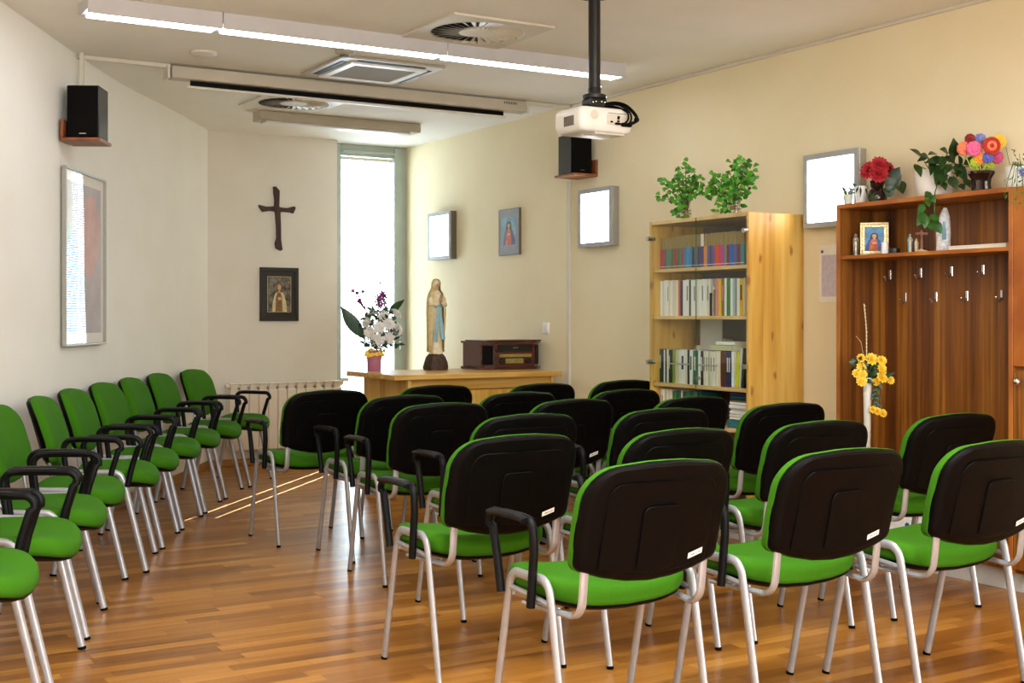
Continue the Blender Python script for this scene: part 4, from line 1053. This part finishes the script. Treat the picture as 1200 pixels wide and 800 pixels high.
MB().box(.02, UD, .0, CW, .1, UH, .001).build('carcass', M['walnut'], cb)
MB().box(-.002, .0195, CW - .022, CW, .1, UH, .001).build('edging', M['walnut_edge'], cb)
MB().box(.0, .0195, .01, CW - .0225, 1.005, UH - .002, .002).build('upper_panel', M['walnut_edge'], cb)
ld = MB().box(-.002, .0195, .01, CW - .026, .12, .985, .002).build('lower_door', M['walnut'], cb)
kn = MB(); kn.tube([(-.002, CW - .065, .941), (-.02, CW - .065, .941)], .006, 10); kn.ball((-.028, CW - .065, .941), .017, 14, 10); kn.build('knob', M['chrome'], ld)
MB().box(.1, UD, .0, CW - .001, .0, .0995, .002).build('plinth', M['white_board'], cb)
# white carton on the bottom board
ctn = thing('carton', 'white carton with a blue mark on the bottom board of the coat rack', 'box', (4.80, row_y(1069, 4.8), .1185))
MB().box(0, .15, 0, .3, 0, .125, .002).build('body', M['paper_white'], ctn)
mk = MB(); 
mk.poly([(-.0006, .03 + .018 * math.cos(a) * (1 if i % 2 else .72), .085 + .02 * math.sin(a) * (1 if i % 2 else .72)) for i, a in enumerate([2*PI*j/14 for j in range(14)])])
mk.build('mark', pm('blue_ink', '#2A5FA8', '#1F4C90', 50, .5), ctn)

M['leaf_mid2'] = pm('vine_leaf', '#173F12', '#2F661E', 30, .4)
# ---- things on top of the unit
ZT = UH + .0006
PPM = 244
def top_thing(name, label, cat, u, X=4.84, z=ZT, group=None, rot=FACE): return thing(name, label, cat, (X, row_y(u, X), z), rot, group)
lv = top_thing('potted_lavender', 'small pot of lavender at the left end of the coat rack top', 'plant', 994, 4.75)
M['clear_pot'] = pm('pale_pot', '#C9D0C4', '#DDE2DA', 30, .4)
MB().lathe([(.018, 0), (.026, .05), (.024, .05), (.017, .004), (0, .004)], 18).build('pot', M['clear_pot'], lv)
f = MB(); g = MB(); M['lavender'] = pm('lavender_bloom', '#5D6680', '#7A83A0', 60, .7)
for i in range(22):
    a = random.uniform(0, 2*PI); e = Vector((.028*math.cos(a), .02*math.sin(a), random.uniform(.06, .1)))
    f.tube([(0, 0, .03), e], .001, 4); f.leaf((e.x*.5, e.y*.5, .04), e*.9, .008, (0, -1, .2)); g.ball(e, .005, 6, 4, sc=(.7, .7, 1.8))
f.build('foliage', M['leaf_mid'], lv); g.build('blooms', M['lavender'], lv)
wc = top_thing('white_cup', 'plain white cup planter on the coat rack beside the lavender', 'cup', 1009.5, 4.84)
MB().lathe([(.024, 0), (.033, .098), (.031, .098), (.023, .004), (0, .004)], 24).build('cup', M['white_plastic'], wc)
f = MB()
for e in ((-.06, -.03, .12), (-.04, -.04, .06), (.02, -.04, .05), (-.02, -.05, .04)): f.tube([(0, 0, .08), (e[0]*.5, e[1]*.5, .1), e], .0018, 5); f.leaf((e[0]*.6, e[1]*.6, .09), e, .01, (0, -1, .3))
f.build('twigs', M['leaf_dark'], wc)
M['brown_glass'] = pm('dark_brown_glass', '#1C0E0A', '#2C1710', 20, .12)
M['crimson'] = pm('crimson_petal', '#8E0D18', '#BE1A2A', 40, .7)
rf = top_thing('red_flower_vase', 'big red flower in a dark glass vase on the coat rack', 'flower arrangement', 1028)
MB().lathe([(.028, 0), (.045, .012), (.05, .03), (.042, .06), (.03, .08), (.036, .1), (.04, .115), (.036, .113), (.026, .08), (.0, .07)], 24).build('vase', M['brown_glass'], rf)
for x, z, y in ((-.045, .165, -.02), (.0, .185, -.04), (.045, .17, -.02), (-.01, .145, -.05), (.02, .2, .02), (.05, .15, .01)):
    mum((x, y, z), (x, y - .02, .02), .052, 'flower', M['crimson'], rf, 4, 16, .7); MB().tube([(0, 0, .08), (x*.5, y*.4, .12), (x, y, z - .01)], .002, 5).build('stem', M['stem'], rf)
f = MB()
for (bx, bz, tx, tz, w) in ((1030, 228, 1014, 229, 16), (1034, 225, 1046, 213, 14), (1036, 215, 1050, 205, 18), (1040, 210, 1052, 190, 18), (1042, 212, 1054, 199, 16), (1050, 206, 1056, 223, 17), (1038, 214, 1040, 222, 14)):
    f.leaf(((bx - 1028)/PPM, -.03, (234 - bz)/PPM), ((tx - 1028)/PPM, -.05, (234 - tz)/PPM), w/PPM, (.2, -1, .4), .12, .2)
f.tube([(.0, -.01, .1), (.05, -.02, .1), (.09, -.03, .12)], .002, 5)
f.build('foliage', M['leaf_dark'], rf)
wp = top_thing('potted_trailing_plant', 'glossy dark leaved plant trailing from a white pot on the coat rack', 'plant', 1095)
MB().lathe([(.06, 0), (.08, .02), (.095, .07), (.097, .13), (.092, .132), (.09, .07), (.06, .01), (0, .01)], 32, sx=1, sy=1).build('pot', M['white_plastic'], wp)
f = MB(); g = MB(); s = MB()
LV = [(520, 215, 432, 175, 40), (545, 212, 470, 250, 34), (690, 225, 668, 118, 72), (655, 195, 590, 182, 46), (590, 200, 525, 215, 40), (640, 235, 508, 258, 56), (465, 260, 485, 342, 52), (620, 275, 555, 310, 44), (650, 300, 575, 390, 60), (700, 255, 752, 372, 66), (715, 330, 690, 300, 44), (660, 335, 690, 424, 56), (620, 360, 625, 432, 44), (745, 262, 825, 230, 54), (850, 262, 808, 300, 40), (755, 345, 797, 412, 62), (735, 372, 740, 412, 40), (600, 290, 540, 240, 44), (600, 265, 598, 395, 54), (585, 300, 560, 385, 46), (640, 255, 612, 345, 52), (560, 255, 545, 330, 46), (540, 225, 470, 215, 40), (625, 215, 600, 300, 50), (690, 250, 640, 200, 50), (720, 280, 690, 215, 50), (670, 260, 620, 330, 54), (640, 215, 690, 260, 48)]
P5 = lambda x, y: ((970 + x/5 - 1095)/PPM, (228.5 - (140 + y/5))/PPM)
for i, (a, b, c, d, w) in enumerate(LV):
    p, q = P5(a, b), P5(c, d); y = -.1 - .05 * random.random()
    f.leaf((p[0], y + .02, max(.03, p[1])), (q[0], y - .02, max(.02, q[1])), w/5/PPM, (random.uniform(-.4, .4), -1, random.uniform(.1, .7)), .14, .18, 0, 6)
    s.tube([(0, 0, .12), (p[0]*.5, -.04, max(.14, p[1]*.7)), (p[0], y + .02, p[1])], .002, 5)
f.build('foliage', M['leaf_dark'], wp, sharp=80); s.build('stem', M['stem'], wp)
# the vine that hangs over the front edge
VL = [(600, 432, 560, 470, 44), (600, 450, 620, 495, 40), (570, 470, 585, 520, 46), (565, 500, 520, 560, 44), (565, 545, 515, 625, 60), (575, 560, 560, 640, 50), (600, 560, 640, 610, 56), (615, 600, 655, 670, 62), (570, 600, 600, 650, 50), (540, 570, 575, 620, 50)]
for a, b, c, d, w in VL:
    p, q = P5(a, b), P5(c, d); y = -.205
    g.leaf((p[0] - .067, y, p[1]), (q[0] - .067, y - .02, q[1]), w/5/PPM, (random.uniform(-.4, .4), -1, .3), .14, .18, 0, 6)
g.tube([(0, -.08, .13), (-.04, -.15, .035), (-.06, -.188, .012), (-.067, -.204, -.03), (-.067, -.204, -.1), (-.06, -.204, -.16)], .0025, 6)
g.build('trailing_vine', M['leaf_mid2'], wp, sharp=80)

wv = top_thing('wool_flower_vase', 'bright knitted wool flowers in a dark ribbed vase on the coat rack', 'flower arrangement', 1150)
mb = MB(); n = 40
mb.loft([[(r*(1 + .05*math.cos(10*2*PI*j/n))*math.cos(2*PI*j/n), r*(1 + .05*math.cos(10*2*PI*j/n))*math.sin(2*PI*j/n), z) for j in range(n)] for r, z in ((.04, 0), (.044, .01), (.04, .04), (.043, .065), (.05, .078), (.058, .09), (.057, .1), (.046, .104), (.04, .102))], True, True, 0)
mb.build('vase', M['brown_glass'], wv)
WM = {k: pm('wool_' + k, a, b, 150, .95, bump=.8, bscale=300, sheen=.3) for k, a, b in (('maroon', '#7A0F1C', '#921826'), ('pink', '#E0528C', '#EE74A6'), ('coral', '#E8714A', '#F08E68'), ('red', '#A81E12', '#C23018'), ('orange', '#EE8A1E', '#F4A03A'), ('yellow', '#EFB81C', '#F6CC3E'), ('blue', '#6C74B8', '#8A90CC'), ('violet', '#4C55B4', '#6A72C8'), ('magenta', '#B83A66', '#CC5480'), ('lime', '#A0B820', '#B8CC3C'))}
for k, px, py, r, dy in (('maroon', 1137, 160, .026, 0), ('pink', 1138, 172, .036, -.03), ('coral', 1130, 171, .034, 0), ('blue', 1150, 160, .03, .02), ('yellow', 1169, 163, .036, 0), ('orange', 1147, 182, .03, -.01), ('violet', 1154, 182, .026, -.03), ('magenta', 1166, 181, .032, -.01), ('lime', 1143, 186, .026, 0), ('lime', 1160, 188, .024, 0), ('coral', 1146, 168, .03, .02)):
    c = ((px - 1150)/PPM, dy, (221 - py)/PPM)
    b_ = MB()
    for q in range(9):
        a = 2*PI*q/9; b_.ball((c[0] + r*.6*math.cos(a), c[1] - r*.2, c[2] + r*.6*math.sin(a)), r*.42, 8, 6)
    b_.ball((c[0], c[1] - r*.35, c[2]), r*.6, 10, 7)
    b_.build('flower', WM[k], wv); MB().tube([(0, 0, .08), (c[0]*.6, c[1]*.6, .12), (c[0], c[1] + .01, c[2])], .003, 5).build('stem', WM['lime'], wv)
c = Vector(((1157 - 1150)/PPM, -.05, (221 - 169)/PPM)); b_ = MB()
for rr, kk, mi in ((.031, .011, 0), (.017, .009, 1), (.004, .009, 0)):
    b_.tube([(c.x + rr*math.cos(a), c.y, c.z + rr*math.sin(a)) for a in [2*PI*i/24 for i in range(25)]], kk, 8, mi, cap=False)
b_.ball((c.x, c.y + .008, c.z), .036, 14, 8, 0, sc=(1, .3, 1))
b_.build('flower', [WM['red'], WM['coral']], wv); MB().tube([(0, 0, .08), (.02, -.02, .14), (c.x, c.y + .01, c.z)], .003, 5).build('stem', WM['lime'], wv)
bp = top_thing('potted_grass_plant', 'white planter with blue blossom and trailing thin green shoots on the cupboard corner', 'plant', 1196)
bp.location = (4.84, row_y(1194, 4.84), ZT)
MB().lathe([(.045, 0), (.056, .02), (.06, .1), (.057, .1), (.05, .02), (0, .01)], 28).build('pot', M['white_plastic'], bp)
f = MB()
for (x, z) in ((-.115, -.1), (-.09, -.12), (-.06, -.09), (-.14, -.06), (-.03, .15), (-.09, .18), (.03, .14), (-.1, .03), (-.06, .01), (.0, .03), (.03, .05), (-.02, .0), (.05, .03)):
    y = -.24 if z < -.02 else -.08
    if z < -.02: x -= .04
    f.tube([(0, -.01, .09), (x*.4, y*.5, .11), (x*.8, y, max(.015, .03 + z*.4)), (x, y - .05 if z < -.02 else y, z)], .0022, 5, taper=(1, .5))
    for q in range(4): k_ = .5 + .13*q; f.leaf((x*k_, y - .03, .05*(1 - k_) + z*k_), (x*k_ + random.uniform(-.02, .02), y - .04, .05*(1 - k_) + z*k_ + random.uniform(-.03, .02)), .006, (0, -1, .2))
f.build('foliage', M['leaf_mid'], bp)
for x, z in ((-.02, .075), (-.005, .08), (.01, .07), (-.012, .062), (.004, .06)): mum((x, -.065, z), (0, -1, .2), .014, 'blossom', WM['violet'], bp, 1, 6)

# thin vine hanging beside the left edge of the unit
vn = thing('hanging_vine', 'thin dark vine hanging between the paper notice and coat rack', 'plant', (4.80, UY + UW + .03, 0), FACE)
f = MB(); f.tube([(.0, .0, UH - .03), (-.0, 0, 1.6), (.0, 0, 1.4), (-.01, 0, 1.15), (-.012, 0, .98)], .0022, 6)
for z, w, x in ((1.61, .03, -.03), (1.54, .024, -.012), (1.14, .02, -.035), (1.12, .018, -.02), (1.02, .04, -.035), (1.0, .036, -.04), (1.3, .02, .02)):
    f.leaf((-.005, 0, z), (x - .01, -.02, z - .012), w, (0, -1, .3), .1, .2)
f.tube([(0, 0, UH - .03), (.02, .02, UH + .01), (.06, .0, UH + .004)], .0022, 6)
f.build('foliage', M['leaf_dark'], vn)

# ---- things on the shelf of the unit
ZS = 1.5306
M['silver'] = pm('old_silver', '#8C8272', '#B8AE9C', 60, .35, .7)
M['figure_blue'] = pm('turquoise_paint', '#3E86A8', '#5AA2C0', 40, .5)
M['figure_cream'] = pm('ivory', '#CDBB94', '#DBCBA8', 40, .5)
def small_fig(name, label, u, h, mats, base=None, X=4.80, rot=FACE):
    t = thing(name, label, 'figurine', (X, row_y(u, X), ZS), rot)
    robed_statue(t, h, mats, folds=True, sash=False)
    if base: MB().lathe([(h*.12, 0), (h*.12, .006), (h*.1, .008)], 18).build('base', base, t)
    return t
small_fig('figurine', 'small silver robed figurine at the left end of the coat rack shelf', 1003, .112, (M['silver'],)*4, M['silver'], 4.77)
small_fig('figurine', 'tiny turquoise cloaked figurine on the coat rack shelf', 1066.5, .092, (M['figure_cream'], M['figure_blue'], M['figure_blue'], M['skinp']), M['figure_cream'])
small_fig('figurine', 'tiny ivory robed figurine beside the turquoise one on the shelf', 1074, .068, (M['figure_cream'],)*4, M['figure_cream'])
fp = thing('framed_picture', 'gilt framed colour picture of a robed figure standing on the coat rack shelf', 'picture', (4.85, row_y(1024.5, 4.85), ZS + .0845), FACE + math.radians(-12))
frame_mb(.14, .168, .01, .014).build('frame', M['gold'], fp)
frame_mb(.121, .149, .015, .01).build('inner_frame', M['gold'], fp).location = (0, -.001, 0)
pr = MB(); pr.poly(rect(-.05, .05, -.062, .062, -.006), 0); pr.T = Matrix.Translation((0, 0, -.006)); bust_print(pr, .072, .056, -.0066, 2, 1); pr.T = None; pr.build('print', [PR['blue'], PR['deep_blue'], PR['red'], PR['red'], PR['skin'], PR['hair']], fp)
MB().box(-.06, .06, -.004, -.001, -.074, .074, 0).build('backing', M['black_brown'], fp)
ft = MB(); ft.prism([(-.02, 0, .02), (.02, 0, .02), (.02, .05, -.083), (-.02, .05, -.083)], (0, .003, 0)); ft.build('strut', M['black_brown'], fp)
cd = thing('candle_holder', 'small white candle holder in front of the gilt picture', 'candle holder', (4.765, row_y(1037, 4.765), ZS), FACE)
MB().lathe([(.016, 0), (.019, .005), (.017, .05), (.019, .058), (.016, .056), (0, .045)], 20).build('holder', M['white_plastic'], cd)
MB().ball((.014, -.008, .02), .009, 10, 7, sc=(1, .6, 1)).build('relief', M['gold'], cd)
db = thing('round_box', 'small dark round box on the coat rack shelf', 'box', (4.79, row_y(1048, 4.79), ZS), 0)
MB().lathe([(.026, 0), (.027, .003), (.027, .018)], 24).build('body', M['black_brown'], db)
MB().lathe([(.028, .0183), (.028, .026), (.024, .028)], 24).build('lid', M['black_brown'], db)
xc = thing('standing_crucifix', 'small wooden crucifix on a pebble foot on the coat rack shelf', 'crucifix', (4.80, row_y(1080, 4.80), ZS), FACE)
MB().box(-.005, .005, -.004, .004, .012, .108, .001).build('upright', M['red_wood'], xc)
MB().box(-.03, .03, -.0045, .0045, .086, .097, .001).build('crossbar', M['red_wood'], xc)
b_ = MB()
for x, y, r in ((0, 0, .012), (.016, -.004, .008), (-.014, .0, .009), (.004, -.014, .008), (.026, .0, .006), (0, .012, .008)): b_.ball((x, y, r*.8), r, 9, 6, sc=(1, 1, .8))
b_.build('foot', M['figure_cream'], xc)
gr = thing('stone_statuette', 'pale stone statuette shaped like a grotto on the coat rack shelf', 'figurine', (4.82, row_y(1105.5, 4.82), ZS), FACE)
M['pale_stone'] = pm('pale_marbled_stone', '#B9B7BA', '#E2E0DF', 60, .5, bump=.5, bscale=80)
mb = MB(); n = 22
mb.loft([[((r*math.cos(2*PI*j/n))*(1 + random.uniform(-.08, .08)) + ox, r*.6*math.sin(2*PI*j/n)*(1 + random.uniform(-.08, .08)), z) for j in range(n)] for r, z, ox in ((.034, 0, 0), (.035, .01, 0), (.033, .05, 0), (.034, .09, 0), (.031, .13, .002), (.025, .165, .006), (.017, .19, .008), (.008, .208, .008))], True, True, 0); mb.build('rock', M['pale_stone'], gr, sharp=30)
q = thing  # niche figure
mb = MB(); mb.loft([[(r*math.cos(2*PI*j/14) - .004, -.022 + r*.7*math.sin(2*PI*j/14), z) for j in range(14)] for r, z in ((.009, .055), (.01, .075), (.009, .1), (.007, .118), (.004, .122), (.006, .13), (.005, .138), (.002, .142))], True, True, 0); mb.build('figure', PR['grey_blue'], gr)
wb = thing('flat_folder', 'flat white folder lying at the right end of the coat rack shelf', 'folder', (4.76, UY + .06, ZS), 0)
MB().box(0, .17, 0, .32, 0, .0035, .001).build('cover', M['paper_white'], wb); MB().box(0, .17, 0, .32, .0165, .02, .001).build('cover', M['paper_white'], wb)
MB().box(.004, .166, .003, .317, .0036, .0164, .0).build('pages', M['pages'], wb)

# ---- tall floor vase with yellow roses
fv = thing('floor_vase', 'slender white floor vase with yellow roses before the coat rack', 'flower arrangement', (4.57, row_y(1016.5, 4.57), 0), FACE)
VH = .93
MB().lathe([(.05, 0), (.052, .006), (.03, .03), (.016, .2), (.0145, .4), (.0155, .6), (.018, .8), (.0215, VH), (.019, VH), (.015, VH - .05), (0, VH - .06)], 24).build('vase', M['offwhite'], fv)
f = MB(); PV = 243
for px, py, r in ((1006.6, 417, 15), (1019.4, 418.5, 24), (1030, 420, 18), (1007.7, 427, 18), (1002, 435, 16), (1008, 435.7, 17), (1006.6, 444, 20), (1032, 439, 24), (1042, 443, 15), (1030, 428.7, 16), (1025.7, 444.7, 15), (1025.7, 478.7, 13), (1032, 481, 14), (1020.5, 477, 12)):
    x, z = (px - 1016.5)/PV, VH + (440 - py)/PV; y = random.uniform(-.05, -.01)
    mum((x, y, z), (x*2, -1, .35), r/2.0/4.7*2.1/PV*1.12 + .008, 'rose', M['yellow'], fv, 4, 10, .85)
    mid_ = (x*.8, y, VH + .05) if z > VH - .05 else (.045, -.02, VH - .02)
    f.tube([(0, 0, VH - .03), (0, 0, VH + .01), mid_, (x, y + .008, z - .005)], .002, 5)
f.build('stems', M['stem'], fv)
g = MB()
for i in range(60):
    b_ = Vector((random.gauss(0, .03), random.uniform(-.03, .03), VH + random.uniform(-.01, .11))); g.leaf(b_, b_ + Vector((random.uniform(-.05, .05), random.uniform(-.04, .02), random.uniform(-.03, .04))), .022, (random.uniform(-.4, .4), -1, .3))
for i in range(12):
    z = VH - random.uniform(.02, .14); b_ = Vector((.04 + random.uniform(-.012, .012), -.02, z)); g.leaf(b_, b_ + Vector((random.uniform(-.025, .025), -.01, -.025)), .018, (0, -1, .3))
g.build('foliage', M['leaf_dark'], fv)
tw = MB(); tw.tube([(0, 0, VH - .02), (-.002, 0, VH + .1), (-.006, 0, VH + .25), (-.017, 0, VH + .355)], .0022, 6)
for i in range(14): z = VH + .11 + .018*i; tw.ball((-.004 - .011*max(0, (i - 6)/8), -.002, z), .0042, 6, 5, sc=(.9, .9, 1.7))
tw.tube([(0, 0, VH), (-.03, 0, VH + .17), (-.055, 0, VH + .2)], .001, 5)
tw.build('twig', M['figure_cream'], fv)
WORLD, SUN, P_MID, P_REAR, P_WALL, EXPO = 13.0, 70.0, 105, 130, 230, 0.0
# ------------------------------------------------------------------ light
def area(name, loc, rot, sx, sy, power, col=(1, 1, 1), portal=False):
    l = bpy.data.lights.new(name, 'AREA'); l.shape = 'RECTANGLE'; l.size = sx; l.size_y = sy; l.energy = power; l.color = col
    o = bpy.data.objects.new(name, l); COL.objects.link(o); o.location = loc; o.rotation_euler = rot
    if portal: l.cycles.is_portal = True
    return o
w = bpy.data.worlds.new('daylight'); SC.world = w; w.use_nodes = True
bg = w.node_tree.nodes['Background']
bg.inputs[0].default_value = (.7, .87, 1, 1); bg.inputs[1].default_value = WORLD
area('window_portal', (4.61, 10.26, 1.36), (-PI / 2, 0, 0), .56, 2.7, 1, portal=True)
sl = bpy.data.lights.new('sun', 'SUN'); sl.energy = SUN; sl.angle = math.radians(.12); sl.color = (.88, .96, 1)
so = bpy.data.objects.new('sun', sl); COL.objects.link(so)
so.rotation_euler = Vector((-.66, -.751, -.69)).to_track_quat('-Z', 'Y').to_euler()
# unseen fill lights added overhead and at the rear wall to brighten the room
area('overhead_fill_middle', (1.9, 2.6, H - .1), (0, 0, 0), 3.0, .12, P_MID, (.88, .96, 1))
area('overhead_fill_rear', (1.6, -.4, H - .1), (0, 0, 0), 3.0, .12, P_REAR, (.88, .96, 1))
area('rear_wall_fill', (1.2, -2.3, 1.5), (PI / 2, 0, 0), 3.4, 1.8, P_WALL, (.9, .97, 1))  # added to brighten the left wall; no window is built behind it
# ------------------------------------------------------------------ camera
cam = bpy.data.cameras.new('camera'); cam.sensor_width = 36; cam.lens = 1472.6 / 1200 * 36
cam.shift_y = -28.5 / 1200; cam.clip_start = .05
co = bpy.data.objects.new('camera', cam); COL.objects.link(co)
co.location = (0, 0, 1.22); co.rotation_euler = (PI / 2, 0, -math.radians(30.987))
SC.camera = co
SC.view_settings.view_transform = 'Standard'; SC.view_settings.look = 'None'; SC.view_settings.gamma = 1
SC.view_settings.use_curve_mapping = False; SC.view_settings.exposure = EXPO
SC.cycles.use_denoising = True; SC.cycles.max_bounces = 10; SC.cycles.diffuse_bounces = 6; SC.cycles.transparent_max_bounces = 16
SC.cycles.caustics_reflective = False; SC.cycles.caustics_refractive = False; SC.cycles.sample_clamp_indirect = 8
